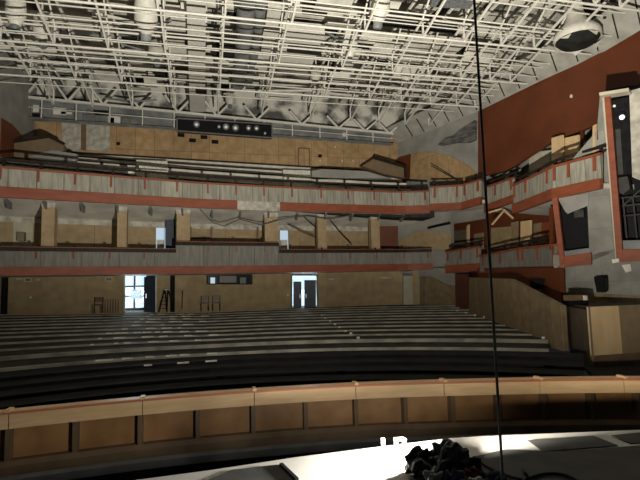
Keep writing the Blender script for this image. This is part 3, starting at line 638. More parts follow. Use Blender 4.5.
tag(MB().prism([at_y(px, py, 15.6) for px, py in ((597, 140), (597, 122), (603, 119), (602.5, 136))], (.15, .1, 0)).build('rust_board', 'rust_paint'), 'rust board between the tall pale post and the tall orange frame', 'board')

# grey block wall beside the stage and its framed openings
K0, K1 = (14.2, 17.3), (15.8, 14.8)
kd = Vector((K1[0]-K0[0], K1[1]-K0[1], 0)).normalized(); kn = Vector((kd.y, -kd.x, 0)); kn = kn if kn.dot(Vector((-1, -1, 0))) > 0 else -kn
def kp(px, py, o=0): return on_plane(px, py, (K0[0]+kn.x*o, K0[1]+kn.y*o), (K1[0]+kn.x*o, K1[1]+kn.y*o))
def kpoly(pts, o, th): return MB().prism([kp(px, py, o) for px, py in pts], kn*th)
struct('wall_stage_side', kpoly([(554.5, 205), (575, 160), (599, 132), (602, 96), (608, 96), (620, 250), (592, 262), (589.5, 205), (568, 213), (559, 197)], -.3, .3), 'concrete_block')
struct('wall_stage_side', kpoly([(555.5, 255), (592.5, 255), (619, 249), (720, 247), (720, 345), (560, 345)], -.3, .3), 'concrete_block')
struct('wall_stage_side', kpoly([(631, 93), (720, 70), (720, 175), (641, 181), (634, 178)], -.3, .3), 'plaster')
# small framed opening
t = thing('framed_opening', 'small dark wall opening with an orange frame just right of the lower side box', 'framed opening', kp(565, 266, .1))
kpoly([(553.5, 199.5), (558.5, 197), (566, 262), (561.5, 267)], 0, .18).build('frame_side', 'orange_paint', t)
kpoly([(562, 257), (592, 252.5), (592.5, 264.5), (562, 267.5)], 0, .16).build('frame_sill', 'orange_paint', t)
kpoly([(563, 252), (592, 248), (592, 254.5), (563, 258)], -.25, .3).build('ledge', 'grey_duct', t)
kpoly([(556, 267), (565.5, 266.5), (566, 268.5), (558, 269)], 0, .25).build('bracket', 'chalk', t)
kpoly([(558, 193), (594, 189), (594, 262), (562, 262)], -.8, .08).build('backing', 'black', t)
tag(kpoly([(559, 198), (566, 203), (567.5, 214), (589, 205.5), (589, 194), (560, 196)], .02, .06).build('hanging_board', 'concrete'), 'pale grey board hanging over the top of the small framed opening', 'board')
o = MB().obox(kp(579.5, 214, -.4), (.32, .35, .3), R(40)).build('floodlight', 'stage_black'); tag(o, 'dim dark floodlight hanging in the small framed opening', 'floodlight')
# big framed opening
t = thing('framed_opening', 'tall dark wall opening with a broad orange frame at the edge of the stage', 'framed opening', kp(620, 260, .1))
kpoly([(605.5, 97), (611.5, 97), (624.5, 258.5), (618, 262)], 0, .22).build('frame_side', 'orange_paint', t)
kpoly([(603.5, 97.5), (603, 95.5), (607, 96), (619, 261.5), (617, 262)], 0, .18).build('edge_strip', 'cream', t)
kpoly([(620, 250), (720, 247.5), (720, 259), (621, 262)], 0, .2).build('frame_sill', 'orange_paint', t)
kpoly([(622, 241), (720, 239), (720, 248), (623, 251)], -.3, .35).build('ledge', 'grey_duct', t)
kpoly([(602.5, 96), (631.5, 91.5), (632, 94.5), (603, 99)], 0, .5).build('head_board', 'cream', t)
kpoly([(607, 90), (720, 70), (720, 260), (618, 260)], -1.1, .08).build('backing', 'black', t)
tag(kpoly([(612.5, 259.5), (619.5, 258.5), (620, 262), (613, 263.5)], .2, .12).build('small_bracket', 'chalk'), 'small white clamp at the bottom corner of the tall orange frame', 'clamp')
tag(kpoly([(622, 265), (630.5, 264), (632, 271), (626, 272.5)], .02, .06).build('wall_plate', 'dirty_white'), 'pale square plate on the block wall under the tall orange frame', 'plate')
# loudspeaker array in the tall opening
c = kp(623, 140, -.55); t = thing('loudspeaker_array', 'tall black loudspeaker cabinet hung in the tall orange framed opening', 'loudspeaker', kp(623, 178, -.5))
kpoly([(613.5, 104), (631.5, 100.5), (636.5, 176), (616.5, 178)], -.7, .55).build('cabinet', 'matt_black', t)
kpoly([(615.5, 130), (620.5, 129), (623.5, 174), (618.5, 175)], -.15, .04).build('grille', 'stage_black', t)
kpoly([(617.5, 180), (630.5, 178), (633, 190), (626, 196), (619.5, 193)], -.7, .5).build('lower_horn', 'stage_black', t)
m = MB()
for a, b in (((621, 198), (640, 196)), ((622, 206), (641, 204)), ((623, 216), (642, 214)), ((623, 198), (627, 238)), ((633, 197), (637, 238)), ((623, 206), (640, 190))): m.beam(kp(*a, -.45), kp(*b, -.45), .05)
tag(m.build('equipment_rack', 'stage_black'), 'thin dark metal rack under the loudspeaker in the tall framed opening', 'rack')
t = thing('spotlight', 'small glaring spotlight with white lens in the tall orange framed opening', 'spotlight', kp(622, 117, -.1))
M_ = Matrix.Rotation(math.atan2(kn.y, kn.x), 4, 'Z') @ Matrix.Rotation(R(90), 4, 'Y')
MB().lathe(kp(622, 117.2, -.2), [(.10, -.1), (.15, 0), (.16, .2)], 14, M_).build('housing', 'black', t)
MB().lathe(kp(622, 117.2, .01), [(.10, 0), (.08, .02)], 14, M_).build('lens', 'pane', t)
MB().lathe(kp(614.5, 106.2, -.1), [(.05, 0), (.05, .04)], 10, M_).build('indicator', 'lamp_glass_glint', t)
# small stage monitors on brackets
def cab(px, py, o, w, h, rz, lab):
    c = kp(px, py, o); t = thing('wall_speaker', lab, 'loudspeaker', c)
    k = MB(); M2 = Matrix.Translation(c) @ Matrix.Rotation(rz, 4, 'Z') @ Matrix.Rotation(R(-12), 4, 'Y')
    k.hexa([M2 @ Vector(q) for q in ((-w*.4, -w*.5, -h), (w*.4, -w*.5, -h), (w*.3, w*.4, -h), (-w*.3, w*.4, -h), (-w*.62, -w*.62, h), (w*.6, -w*.62, h), (w*.4, w*.4, h), (-w*.4, w*.4, h))]); k.build('cabinet', 'matt_black', t)
    k = MB(); k.hexa([M2 @ Vector(q) for q in ((-w*.34, -w*.56, -h*.85), (w*.34, -w*.56, -h*.85), (w*.34, -w*.5, -h*.85), (-w*.34, -w*.5, -h*.85), (-w*.52, -w*.68, h*.85), (w*.5, -w*.68, h*.85), (w*.5, -w*.6, h*.85), (-w*.52, -w*.6, h*.85))]); k.build('grille', 'black', t)
    MB().beam(c+Vector((0, .1, h*.9)), c-kn*(o+.02)+Vector((0, 0, h*1.1)), .05).build('bracket', 'black', t)
cab(600.5, 284, .35, .36, .3, R(25), 'black wedge loudspeaker fixed to the grey block wall above the timber box')
c = on_plane(536.5, 284, (14.2, 24), (13.6, 17)); t = thing('wall_speaker', 'black wedge loudspeaker under the long lower side box by the sloping timber wall', 'loudspeaker', c)
MB().hexa([c+Vector(q) for q in ((-.2, -.2, -.2), (.15, -.2, -.22), (.15, .2, -.22), (-.15, .2, -.2), (-.26, -.28, .2), (.22, -.28, .22), (.2, .2, .22), (-.2, .2, .2))]).build('cabinet', 'matt_black', t)
MB().beam(c+Vector((.1, .1, 0)), c+Vector((.55, .2, .1)), .06).build('bracket', 'black', t)
c = on_plane(488, 281, (14.8, 24), (14.2, 22)); tag(MB().obox(c, (.3, .3, .22)).build('ceiling_speaker', 'matt_black'), 'small dark loudspeaker under the lower side box near the hanging cable', 'loudspeaker')

# timber side box by the stage
t = thing('timber_box', 'tall chipboard faced box beside the stalls below the grey block wall', 'box', at_y(590, 365, 13))
Z0, Z1 = -1.15, at_y(588, 307, 13).z
q0, q1, q2 = at_y(588, 307, 13), at_y(618.5, 305, 13), at_y(652, 303.5, 13); ql = at_y(566.5, 302, 15)
def wallq(p, q, m, nm_, z0=Z0, z1=Z1, th=.06):
    d = Vector((q.x-p.x, q.y-p.y, 0)).normalized(); n = Vector((-d.y, d.x, 0)); n = n if n.dot(Vector((1, .6, 0))) > 0 else -n
    return MB().hexa([(p.x, p.y, z0), (q.x, q.y, z0), (q.x+n.x*th, q.y+n.y*th, z0), (p.x+n.x*th, p.y+n.y*th, z0), (p.x, p.y, z1), (q.x, q.y, z1), (q.x+n.x*th, q.y+n.y*th, z1), (p.x+n.x*th, p.y+n.y*th, z1)]).build(nm_, m, t)
zs = at_y(588, 356, 13).z
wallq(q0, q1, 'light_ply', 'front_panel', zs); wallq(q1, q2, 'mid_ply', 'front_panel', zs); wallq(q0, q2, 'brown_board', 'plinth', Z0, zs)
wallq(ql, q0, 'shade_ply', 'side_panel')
MB().prism([(ql.x, ql.y, Z1-.02), (q0.x, q0.y+.1, Z1-.02), (q2.x, q2.y+.1, Z1-.02), (q2.x+.8, q2.y+2, Z1-.02)], (0, 0, -.06)).build('top', 'dark_rail', t)
c = at_y(574, 299, 14.3); t = thing('projector', 'dark box shaped projector with a white front corner on the chipboard box', 'projector', c)
z = Z1; 
MB().box(c.x-.25, c.x+.4, c.y-.2, c.y+.3, z, z+.16).build('base', 'black', t); MB().box(c.x-.22, c.x+.28, c.y-.15, c.y+.25, z+.16, z+.34).build('housing', 'brown_board', t)
MB().box(c.x+.24, c.x+.36, c.y-.22, c.y-.12, z+.16, z+.32).build('lens_cap', 'chalk', t)
struct('wall_stage_cladding', kpoly([(556, 291), (566, 291), (700, 300), (700, 345), (559, 345)], 0, .04), 'timber_cladding')

# ================================================================== PIT RAIL
def sm(x):
    return sum(interp(x+d, PX, PY) for d in (-.8, -.4, 0, .4, .8))/5
def pr(xa, xb, n=None, d=0):
    n = n or max(2, int((xb-xa)/.3)); return [(lerp(xa, xb, i/n), sm(lerp(xa, xb, i/n))+d) for i in range(n+1)]
def on_pit(px, py):
    Y = 10.
    for _ in range(14): q = at_y(px, py, Y); Y = sm(q.x)
    return at_y(px, py, Y)
t = thing('pit_barrier', 'long curved timber barrier in front of the stalls with pale cap and brown panels', 'barrier', (0, 10.4, -1.6))
joints = [-8.2, -5.9]+[on_pit(px, 400).x for px in (11, 143, 254, 355, 443, 538, 622)]+[10.6, 12.6]
for a, b in zip(joints, joints[1:]):
    MB().sweep(pr(a+.008, b-.008), [(-.14, -.82), (-.15, -.55), (-.13, -.515), (.12, -.515), (.12, -.58), (-.02, -.62), (-.02, -.82)]).build('cap_board', 'oak_cap', t)
MB().sweep(pr(joints[0], joints[-1]), [(-.165, -.56), (-.165, -.53), (-.14, -.515), (-.14, -.56)]).build('red_edging', 'red_edge', t)
bpx = [11, 77, 141, 198, 253, 305, 355, 404, 451, 497, 543, 590, 637]
bxs = [-8.2, -7, -5.9, -4.7]+[on_pit(px, 420).x for px in bpx]+[9.9, 11.2, 12.4]
for a, b in zip(bxs, bxs[1:]):
    MB().band(pr(a+.03, b-.03, 3), .03, .07, -1.4, -.78).build('panel', 'ply_panel', t)
for x in bxs:
    y = sm(x); MB().box(x-.045, x+.045, y-.13, y+.06, -1.42, -.80).build('batten', 'brown_board', t)
MB().band(pr(joints[0], joints[-1]), .09, .16, -1.6, -.6).build('backing', 'black', t)
MB().sweep(pr(joints[0], joints[-1]), [(-.20, -1.62), (-.20, -1.46), (-.14, -1.38), (.1, -1.38), (.1, -1.62)]).build('bottom_rail', 'brown_board', t)
MB().sweep(pr(joints[0], joints[-1]), [(-.30, -1.80), (-.30, -1.66), (-.22, -1.62), (.1, -1.62), (.1, -1.80)]).build('nosing', 'grey_edge', t)
for x in joints[1:-1]:
    y = sm(x); k = MB(); k.box(x-.04, x+.04, y-.165, y+.06, -.525, -.475)
    k.build('cap_bracket', 'oak_cap', t)
struct('wall_pit', MB().band(pr(-9, 13), -.1, .1, -4, -1.8), 'matt_black')

# ================================================================== STAGE
SX = [-6, .08, .87, 1.89, 2.57, 3.4, 4.45, 7, 10]; SY = [4.2, 4.55, 4.64, 4.68, 4.70, 4.53, 4.33, 3.6, 2.2]
edge = [(lerp(-6, 10, i/40), interp(lerp(-6, 10, i/40), SX, SY)) for i in range(41)]
poly = [Vector((x, y, 0)) for x, y in edge]+[Vector((14, 2, 0)), Vector((14, -8, 0)), Vector((-10, -8, 0)), Vector((-10, 4, 0))]
struct('floor', MB().prism(poly, (0, 0, -.25)), 'stage_floor')
struct('floor_pit', MB().box(-10, 14, 2, 10.6, -4.1, -4), 'matt_black')
def flat(pts, z, h, nm_, m, lab, cat, grp=None):
    return tag(MB().prism([at_z(px, py, z) for px, py in pts], (0, 0, h)).build(nm_, m), lab, cat, grp)
flat([(527, 441), (594, 436.5), (618, 446), (543, 452)], .004, .008, 'floor_mat', 'stage_black', 'dark rectangular mat on the stage floor right of the hanging cable', 'mat')
flat([(611, 436), (660, 431), (680, 441), (630, 444)], .004, .008, 'floor_mat', 'stage_black', 'dark mat on the stage floor at the right edge of the view', 'mat')
flat([(200, 484), (232, 470.5), (281, 465), (297, 484)], .004, .008, 'floor_mat', 'stage_black', 'dark mat on the near stage floor left of the bright lit patch', 'mat')
tag(MB().beam(at_z(281, 464.5, .02), at_z(297, 480, .02), .03).build('edge_strip', 'black'), 'thin black strip along the right edge of the near dark mat', 'strip')
flat([(470, 458), (505, 450), (560, 452), (640, 446), (690, 452), (690, 500), (460, 500), (455, 470)], .002, .006, 'floor_shadow_sheet', 'stage_black', 'large dark sheet painting the junk shadow on the near right stage floor', 'sheet')  # shadow of the junk laid on the floor as a dark sheet
# white bits standing at the stage edge
p = at_z(383, 446.5, 0); tag(MB().lathe(p, [(.022, 0), (.022, .075), (.018, .082)], 12).build('white_tube', 'chalk'), 'small white tube standing upright on the lit stage edge', 'tube')
p = at_z(400, 446, 0); t = thing('white_stool', 'little white open stand on the lit stage edge beside the black bag', 'stand', p)
MB().box(p.x-.05, p.x+.06, p.y-.03, p.y+.05, .055, .07).build('top', 'chalk', t)
for sx, sy in ((-.04, -.02), (.05, -.02), (-.04, .04), (.05, .04)): MB().box(p.x+sx-.008, p.x+sx+.008, p.y+sy-.008, p.y+sy+.008, 0, .055).build('leg', 'chalk', t)
# heap of bags and cloth
def heap(px, py, size, seed, nm_, m, lab, cat, z=None, amp=.3):
    p = at_z(px, py, 0); c = (p.x, p.y, size[2]*.6+(z or .008))
    return tag(MB().blob(c, size, seed, amp).build(nm_, m), lab, cat)
heap(421, 476, (.13, .09, .13), 1, 'bin_bag', 'bin_bag', 'shiny black bin bag heaped at the left of the junk on the stage edge', 'bin bag', amp=.22)
heap(450, 476, (.15, .10, .165), 5, 'bin_bag', 'bin_bag', 'tall black bin bag in the middle of the junk on the stage edge', 'bin bag', amp=.2)
heap(458, 463, (.10, .08, .075), 33, 'cloth_bundle', 'matt_black', 'low black cloth lying just right behind the tall bin bag', 'cloth', amp=.12)
heap(470, 479, (.10, .09, .10), 9, 'cloth_bundle', 'matt_black', 'dull black cloth bundle right of the tall bin bag', 'cloth')
heap(473, 487, (.07, .05, .085), 13, 'cloth_bundle', 'red_cloth', 'small dark red cloth lying among the black bags', 'cloth')
heap(455, 495, (.09, .07, .10), 17, 'cloth_bundle', 'blue_cloth', 'blue cloth bundle in front of the black bin bags', 'cloth')
heap(494, 488, (.08, .07, .07), 21, 'cloth_bundle', 'blue_cloth', 'blue cloth bundle lying at the foot of the hanging cable', 'cloth')
heap(434, 494, (.08, .07, .10), 25, 'plastic_bag', 'bag_film', 'crumpled clear grey plastic bag in front of the bin bags', 'plastic bag')
heap(476, 502, (.11, .08, .10), 29, 'plastic_bag', 'bag_film', 'crumpled pale plastic bag between the two blue bundles', 'plastic bag')
for pts, lab in (([(414, 463), (421, 459), (427, 463), (431, 466)], 'curl of clear plastic film on the left black bin bag'), ([(437, 470), (441, 458), (442, 450), (447, 443), (450, 441)], 'curl of clear plastic film over the tall black bin bag')):
    tag(MB().tube([at_y(px, py, 3.35) for px, py in pts], .008, 6).build('film_strip', 'bag_film'), lab, 'plastic film')
def cable3(pts, r, lab, nm_='cable_run'):
    Q = [at_z(px, py, r+.012) for px, py in pts]; S = []
    for i in range(len(Q)-1):
        for k in range(5):
            a, b, c, d = Q[max(i-1, 0)], Q[i], Q[i+1], Q[min(i+2, len(Q)-1)]; u = k/5
            S.append(.5*((2*b)+(c-a)*u+(2*a-5*b+4*c-d)*u*u+(3*b-a-3*c+d)*u**3))
    S.append(Q[-1]); return tag(MB().tube(S, r, 8).build(nm_, 'black'), lab, 'cable')
cable3([(476, 458), (485, 465), (496, 471), (512, 477), (530, 481)], .012, 'black cable running right from the heap of bags across the stage floor')
cable3([(520, 483), (535, 476), (552, 473.5), (568, 476), (580, 482)], .014, 'black cable loop lying on the stage floor right of the hanging cable')
tag(MB().tube([at_z(529, 478, .02), at_z(523, 471, .12)], .014, 8).build('short_stick', 'grey_cloth'), 'short grey stick lying beside the cable loop on the stage floor', 'stick')
# hanging steel cable
d = ray(488.5, 240); p = EYE+d*3.0
t = thing('hanging_cable', 'dark steel cable hanging straight down in front of the whole hall', 'cable', (p.x, p.y, 0))
MB().tube([(p.x, p.y, .05), (p.x, p.y, 15.8)], .0085, 10).build('wire_rope', 'cable', t)
MB().lathe((p.x, p.y, 0), [(.035, 0), (.035, .04), (.015, .07)], 12).build('end_weight', 'black', t)

# ================================================================== CEILING
TX = [-11, -8.5, -6.4, -4.2, -1.75, .8, 3.5, 6.7, 9.4, 11.4, 13.3, 15.05, 16.3]
WALLX = lambda y: interp(y, [13, 16.4, 18.4, 21.6, 26.3, 34], [18.4, 18.4, 18.4, 17.6, 16.75, 14.3])
NODES = [11.2, 15.0, 18.6, 22.2, 25.8, 29.6]; ZL, ZH = 12.45, 13.25
def saw(y):
    for a, b in zip(NODES, NODES[1:]):
        if a <= y <= b: return lerp(ZH, ZL, (y-a)/(b-a))
    return ZL
tl = ['white steel ceiling truss running away over the hall, %s'] 
for i, x in enumerate(TX):
    t = thing('ceiling_truss', 'white sawtooth steel truss running from the stage to the rear wall under the ceiling', 'ceiling truss', (x, 22, ZL), 'white sawtooth ceiling trusses')
    for a, b in zip(NODES, NODES[1:]):
        if x > WALLX(b)+.3: continue
        MB().beam((x, a, ZH), (x, b, ZL), .075, .08).build('bottom_chord', 'white_steel', t)
        MB().beam((x, b, ZL), (x, b, ZH+.02), .07).build('strut', 'white_steel', t)
        MB().beam((x, b, ZH), (x, (a+b)/2, 14.5), .06).build('diagonal', 'white_steel', t)
        MB().beam((x, a, ZH), (x, (a+b)/2, 14.5), .06).build('diagonal', 'white_steel', t)
    yb = 32.0 if x < 14.5 else 28
    MB().beam((x, 11.2, 14.5), (x, yb, 14.5), .10).build('top_chord', 'white_steel', t)
rr = random.Random(11); y = 13.0; k = 0
tubes = []
for a, b in zip(NODES, NODES[1:]):
    tubes += [(a, ZH+.02, .05), (b, ZL-.03, .055)]
    for q in (.18, .36, .52, .68, .85): tubes.append((lerp(a, b, q)+rr.uniform(-.2, .2), lerp(ZH, ZL, q)+rr.choice((-.05, .06, .5)), rr.choice((.024, .03, .038))))
tubes = [q for q in tubes if q[0] < 28]
for y, z, r in tubes:
    x1 = WALLX(y)-.15
    tag(MB().tube([(-13.5, y, z), (x1, y, z)], r, 6).build('ceiling_tube', 'white_steel'), 'thin white steel tube spanning the ceiling from side to side', 'ceiling tube', 'white cross tubes under the ceiling')
# upper structure
struct('ceiling', MB().box(-16, 20, 6, 36, 16.6, 16.8), 'slab')
for y in (13, 16.2, 19.3, 22.6, 25.5, 28.7, 31.2):
    tag(MB().beam((-14, y, 15.4), (18, y, 15.4), .35, .5).build('roof_beam', 'dirty_white'), 'deep pale roof beam spanning the hall above the ceiling trusses', 'roof beam', 'pale roof beams above the trusses')
rr = random.Random(23)
for i in range(190):
    x = rr.uniform(-13, 15); y = rr.uniform(13.5, 31.5); z = rr.uniform(13.7, 15.6); typ = rr.random()
    if x > WALLX(y)-1.5: continue
    if typ < .55:
        sx, sy = rr.uniform(.5, 2.0), rr.uniform(.4, 1.5)
        tag(MB().obox((x, y, z), (sx, sy, .05), 0, rr.uniform(-.5, .5)).build('ceiling_board', 'dirty_white'), 'dirty white board left hanging above the ceiling trusses', 'ceiling board', 'white boards hanging above the trusses')
    elif typ < .76:
        L = rr.uniform(1.5, 4.5); a = rr.choice((0, 0, R(90), R(rr.uniform(20, 70))))
        tag(MB().obox((x, y, z), (L, .09, .12), a, 0, rr.uniform(-.12, .12)).build('ceiling_batten', 'white_steel'), 'white batten lying among the structure above the ceiling trusses', 'ceiling batten', 'white battens above the trusses')
    elif typ < .87:
        tag(MB().obox((x, y, z), (rr.uniform(.5, 1.5), rr.uniform(.5, 1.0), rr.uniform(.25, .5))).build('black_gap_box', 'deep_black'), 'black box standing for a dark gap above the ceiling trusses', 'dark gap', 'black boxes above the trusses')  # black boxes put dark gaps into the ceiling structure
    else:
        L = rr.uniform(1.5, 4); a = rr.uniform(0, 3.1)
        tag(MB().tube([(x-L/2*math.cos(a), y-L/2*math.sin(a), z), (x, y, z+rr.uniform(-.4, .1)), (x+L/2*math.cos(a), y+L/2*math.sin(a), z)], .06, 6).build('dangling_pipe', 'grey_duct'), 'grey bent pipe dangling above the ceiling trusses', 'pipe', 'grey pipes above the trusses')
# recognisable ducts and slots
def cz(px, py, z): return at_z(px, py, z)
def ceil_box(pts, z, h, nm_, m, lab, cat):
    return tag(MB().prism([cz(px, py, z) for px, py in pts], (0, 0, h)).build(nm_, m), lab, cat)
ceil_box([(186, -12), (206, -12), (205, 112), (190, 112)], 13.6, .7, 'air_duct', 'white_steel', 'long white air duct running back along the ceiling left of the middle', 'air duct')
tag(MB().tube([cz(247, -15, 14.2), cz(245, 30, 14.2), cz(238, 84, 14.2)], .42, 12).build('air_duct', 'grey_duct'), 'dark grey round duct running back along the ceiling left of the middle', 'air duct')
tag(MB().tube([cz(262, -15, 14.4), cz(258, 30, 14.4), cz(248, 84, 14.4)], .28, 12).build('air_duct', 'grey_duct'), 'slimmer grey round duct beside the dark grey ceiling duct', 'air duct')
ceil_box([(160, 14), (202, 18), (200, 58), (166, 54)], 14.1, .5, 'plenum_box', 'white_steel', 'white plenum box left of the long white air duct', 'plenum box')
ceil_box([(167, 33.5), (189, 35.5), (189, 41), (167, 39.5)], 13.9, .15, 'black_slot', 'deep_black', 'black slot across the white plenum box left of the long duct', 'slot')
ceil_box([(280, 30), (325, 34), (310, 70), (272, 66)], 14.1, .5, 'plenum_box', 'white_steel', 'white plenum box with a dark slot right of the grey ducts', 'plenum box')
ceil_box([(289, 46.5), (322, 50), (321, 56), (287, 52)], 13.9, .15, 'black_slot', 'deep_black', 'black slot across the white plenum box right of the grey ducts', 'slot')
ceil_box([(304, 4), (330, 6.5), (326, 17), (302, 14)], 13.9, .3, 'black_slot', 'deep_black', 'black opening at the top of the ceiling right of the grey ducts', 'slot')
ceil_box([(362, 16), (400, 20), (440, 26), (458, 30), (455, 35), (420, 30), (380, 27), (360, 24)], 13.8, .3, 'black_slot', 'deep_black', 'wide black gap across the ceiling right of the middle', 'slot')
ceil_box([(212, 40), (235, 42), (233, 60), (212, 58)], 14.3, .3, 'black_slot', 'deep_black', 'black gap beside the dark grey round duct', 'slot')
ceil_box([(268, 8), (292, 10), (272, 80), (262, 90), (258, 70)], 14.4, .3, 'sloping_board', 'white_steel', 'white sloping strip of ceiling beside the slim grey duct', 'ceiling board')
ceil_box([(400, 36), (470, 42), (440, 66), (378, 60)], 14.4, .2, 'sloping_board', 'dirty_white', 'broad dirty white ceiling board behind the wide black gap', 'ceiling board')
ceil_box([(434, -4), (478, -4), (470, 9), (430, 7)], 13.6, .2, 'sloping_board', 'grey_cloth', 'smooth grey ceiling board at the top beside the hanging cable', 'ceiling board')
# downlights
def downlight(px, py, lx, ly, s, lab):
    a = cz(px, py, 13.9); b = cz(lx, ly, 13.0); d = (b-a).normalized(); M2 = d.to_track_quat('Z', 'Y').to_matrix().to_4x4(); L = (b-a).length
    t = thing('house_light', lab, 'house light', a, 'white house lights')
    MB().lathe(a, [(.42*s, -.55*s), (.5*s, 0), (.5*s, L*.5), (.36*s, L*.75), (.22*s, L)], 14, M2).build('shade', 'white_steel', t)
    MB().lathe(b, [(.23*s, -.08), (.23*s, .22*s), (.17*s, .3*s)], 14, M2).build('lens_barrel', 'grey_duct', t)
    MB().beam(a, a+Vector((0, 0, 1.6)), .07).build('hanger', 'white_steel', t)
for px, py, lx, ly, s, lab in ((146, 8, 146, 34, 1.0, 'big white downlight can with dark lens at top left of the ceiling'), (16, 6, 15, 26, .8, 'white downlight can with dark lens at the far left of the ceiling'),
                            (42, 26, 43, 43, .8, 'white downlight can left of the big one, under cross tubes'), (350, 40, 349, 58, .8, 'white downlight can in the middle right of the ceiling'),
                            (380, 2, 378, 23, .9, 'white downlight can at the top, left of the hanging cable'), (316, 72, 315, 82, .6, 'small white downlight can below the middle of the ceiling'), (406, 72, 406, 84, .6, 'small white downlight can on the right middle of the ceiling'), (156, 50, 157, 62, .8, 'white downlight can below the big one at upper left'), (230, 96, 230, 106, .6, 'small dark tipped downlight above the black light box')):
    downlight(px, py, lx, ly, s, lab)
# house light cluster wrapped in torn plaster at right
c = cz(577, 34, 12.75); t = thing('speaker_cluster', 'bulky round ceiling pod with torn white wrapping and black underside at right', 'ceiling pod', c)
MB().lathe(c, [(.95, -.30), (1.0, -.2), (1.0, -.05), (.92, .1), (.5, .5), (.35, 1.0), (.3, 1.6)], 20).build('torn_wrapping', 'white_steel', t)
MB().lathe(c+Vector((0, 0, -.62)), [(.35, .06), (.75, .14), (.94, .33)], 20).build('underside', 'deep_black', t)
rr = random.Random(3)
for i in range(7):
    a = 2*math.pi*i/7+rr.uniform(-.2, .2); MB().prism([c+Vector((1.0*math.cos(a+u), 1.0*math.sin(a+u), z)) for u, z in ((-.25, -.36), (.25, -.36), (.1, -.38-rr.uniform(.1, .28)))], (.01, .01, 0)).build('torn_flap', 'white_steel', t)
ceil_box([(579, 4), (590, 2), (592, 24), (584, 26)], 14.6, .3, 'black_slot', 'deep_black', 'black upright gap behind the bulky ceiling pod', 'slot')
for a, b, lab in (((602, 0, 14.2), (605, 18, 13.2), 'dark steel post right of the bulky ceiling pod'), ((604, 17, 13.3), (646, 13, 13.3), 'dark steel crossbar right of the bulky ceiling pod'), ((610, 0, 13.3), (636, 16, 13.3), 'dark steel diagonal right of the bulky ceiling pod')):
    tag(MB().beam(cz(*a), cz(*b), .12).build('dark_brace', 'dark_rail'), lab, 'brace')
# plaster cove along the right wall
k = MB(); ys = [13, 15, 16.4, 17.5, 18.4, 20, 21.6, 24, 26.3, 30, 33.6]
for a, b in zip(ys, ys[1:]):
    xa_, xb_ = WALLX(a)+.1, WALLX(b)+.1
    k.hexa([(xa_-1.15, a, 13.3), (xb_-1.15, b, 13.3), (xb_, b, 12.35), (xa_, a, 12.35), (xa_-1.15, a, 13.45), (xb_-1.15, b, 13.45), (xb_+.1, b, 12.5), (xa_+.1, a, 12.5)])
struct('ceiling_cove', k, 'cove_plaster')
k = MB(); wp = [(14.2, 34.2), (16.9, 26.4), (18.6, 18.4), (18.6, 12)]
for (a, b), (c_, e) in zip(wp, wp[1:]): k.hexa([(a+.3, b, 12.6), (c_+.3, e, 12.6), (c_+.5, e, 12.6), (a+.5, b, 12.6), (a+.3, b, 16.7), (c_+.3, e, 16.7), (c_+.5, e, 16.7), (a+.5, b, 16.7)])
struct('wall_right_plenum', k, 'slab')
for i in range(15):
    y = 15.4+i*1.15; x = WALLX(y)
    tag(MB().beam((x-1.0, y-.1, 13.12), (x-.15, y+.5, 12.42), .05, .05).build('cove_slot', 'deep_black'), 'thin dark slanting gap in the pale cove along the right wall', 'cove gap', 'dark gaps in the right cove')
# rear lighting bridge
BY_ = 32.5
t = thing('lighting_bridge', 'white lattice lighting bridge across the rear of the ceiling above the chipboard wall', 'lighting bridge', (1.5, BY_, 12.4))
zl = lambda x: -.028*(x-2)
def br(x, z, dy=0): return Vector((x, BY_+dy, lerp(12.27-.0245*x, 13.35-.0467*x, (z-12.42)/1.33)))
XA, XB = -12.5, 13.6
MB().beam(br(XA, 13.75), br(XB, 13.75), .16).build('top_chord', 'white_steel', t)
MB().beam(br(XA, 12.42), br(XB, 12.42), .10).build('bottom_chord', 'grey_edge', t)
MB().beam(br(XA, 13.15, .05), br(XB, 13.15, .05), .05).build('mid_rail', 'dirty_white', t)
for x in [XA+.5+2.0*i for i in range(13)]: MB().beam(br(x, 12.42), br(x, 13.75), .07).build('post', 'white_steel', t)
for x in TX[:-2]:
    for s in (-1, 1): MB().beam(br(x, 13.75), br(x+.85*s, 15.0), .13).build('vee_brace', 'white_steel', t)
MB().hexa([br(XA, 12.45, .5), br(XB, 12.45, .5), br(XB, 12.45, .55), br(XA, 12.45, .55), br(XA, 14.0, .5), br(XB, 14.0, .5), br(XB, 14.0, .55), br(XA, 14.0, .55)]).build('mesh_back', 'grey_duct', t)
rr = random.Random(9)
for i in range(16):
    x = rr.uniform(-10.5, 12.5)
    if -2.4 < x < 5.2: continue
    tag(MB().obox(br(x, rr.uniform(12.7, 13.3), .3), (rr.uniform(.2, .9), .12, rr.uniform(.15, .5))).build('bridge_fitting', rr.choice(('matt_black', 'dirty_white', 'grey_edge'))), 'small fitting hung inside the rear lighting bridge', 'fitting', 'fittings in the rear lighting bridge')
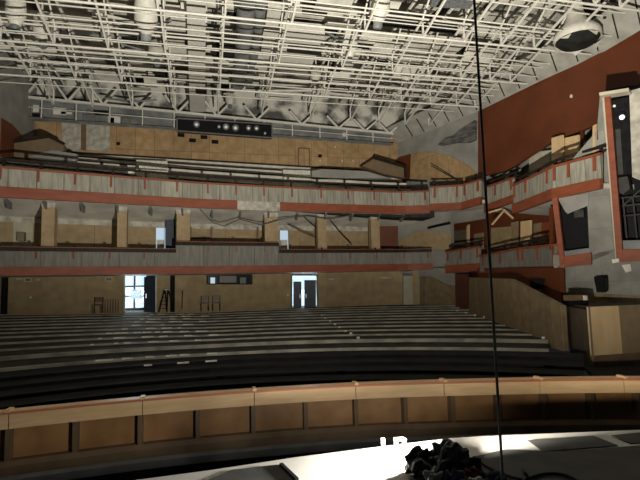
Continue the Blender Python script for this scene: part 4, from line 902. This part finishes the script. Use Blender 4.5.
# black light box on the bridge
q = [at_y(177, 118.5, BY_-.4), at_y(272, 124.5, BY_-.4), at_y(272, 138, BY_-.4), at_y(177, 131, BY_-.4)]
t = thing('light_box', 'long black box with round lamps set into the rear lighting bridge', 'light box', q[3])
MB().prism(q, (0, .35, 0)).build('housing', 'black', t)
k = MB()
for a, b in zip(q, q[1:]+q[:1]): k.beam(a+Vector((0, -.02, 0)), b+Vector((0, -.02, 0)), .08)
k.build('frame', 'grey_edge', t)
Mx = Matrix.Rotation(R(90), 4, 'X')
for px, py, r_ in ((196.5, 124.5, .22), (219, 127, .12), (226, 127, .22), (235.5, 128, .24), (248.5, 128.2, .2), (256.5, 128.5, .2), (265, 133.5, .1)):
    o = MB().lathe(at_y(px, py, BY_-.42), [(r_, -.05), (r_, .1), (r_*.8, .16)], 14, Mx).build('lamp', 'grey_duct', t)
    MB().lathe(at_y(px, py, BY_-.585), [(r_*.45, 0), (r_*.35, .03)], 12, Mx).build('lens', 'lamp_glass_glint', o)

# ================================================================== LIGHT
sc = bpy.context.scene
w = bpy.data.worlds.new('world'); sc.world = w; w.use_nodes = True
w.node_tree.nodes['Background'].inputs[0].default_value = (.75, .8, 1, 1); w.node_tree.nodes['Background'].inputs[1].default_value = .012
def spot(name, loc, az, el, power, half, blend, rad, col):
    l = bpy.data.lights.new(name, 'SPOT'); l.energy = power; l.color = col; l.shadow_soft_size = rad; l.spot_size = R(2*half); l.spot_blend = blend
    o = bpy.data.objects.new(name, l); COL.objects.link(o); o.location = loc
    o.rotation_euler = Vector((math.sin(R(az))*math.cos(R(el)), math.cos(R(az))*math.cos(R(el)), math.sin(R(el)))).to_track_quat('-Z', 'Y').to_euler()
LP = Vector((2.05, 3.97, .115))
spot('floodlight_beam', LP, 2, 60, 24000, 70, 1.0, .05, (1, .935, .81))
spot('added_side_spot', LP+Vector((.08, 0, -.005)), 50, 27, 11000, 46, 1.0, .05, (1, .92, .79))  # added spot that brightens the right side beyond the main beam
spot('added_spill_spot', LP+Vector((-.12, 0, .085)), -38, 5, 570, 82, .35, .06, (1, .95, .86))  # added spot that brightens the near floor and the pit barrier
t = thing('work_floodlight', 'low black floodlight on the stage edge hidden behind the heap of bags', 'floodlight', (LP.x, LP.y-.1, 0))
MB().obox(LP+Vector((-.03, -.10, -.01)), (.30, .04, .17), 0, R(20)).build('housing', 'black', t)
for s_ in (-1, 1): MB().beam((LP.x-.03+.16*s_, LP.y-.13, 0.01), (LP.x-.03+.16*s_, LP.y-.10, LP.z), .02).build('stand', 'black', t)
MB().box(LP.x-.22, LP.x+.16, LP.y-.2, LP.y-.08, 0, .015).build('base', 'black', t)
for o in list(bpy.data.objects):
    if '_base' in o: del o['_base']
vs = sc.view_settings; vs.view_transform = 'Standard'; vs.look = 'None'; vs.exposure = 0.0; vs.gamma = 1; vs.use_curve_mapping = False
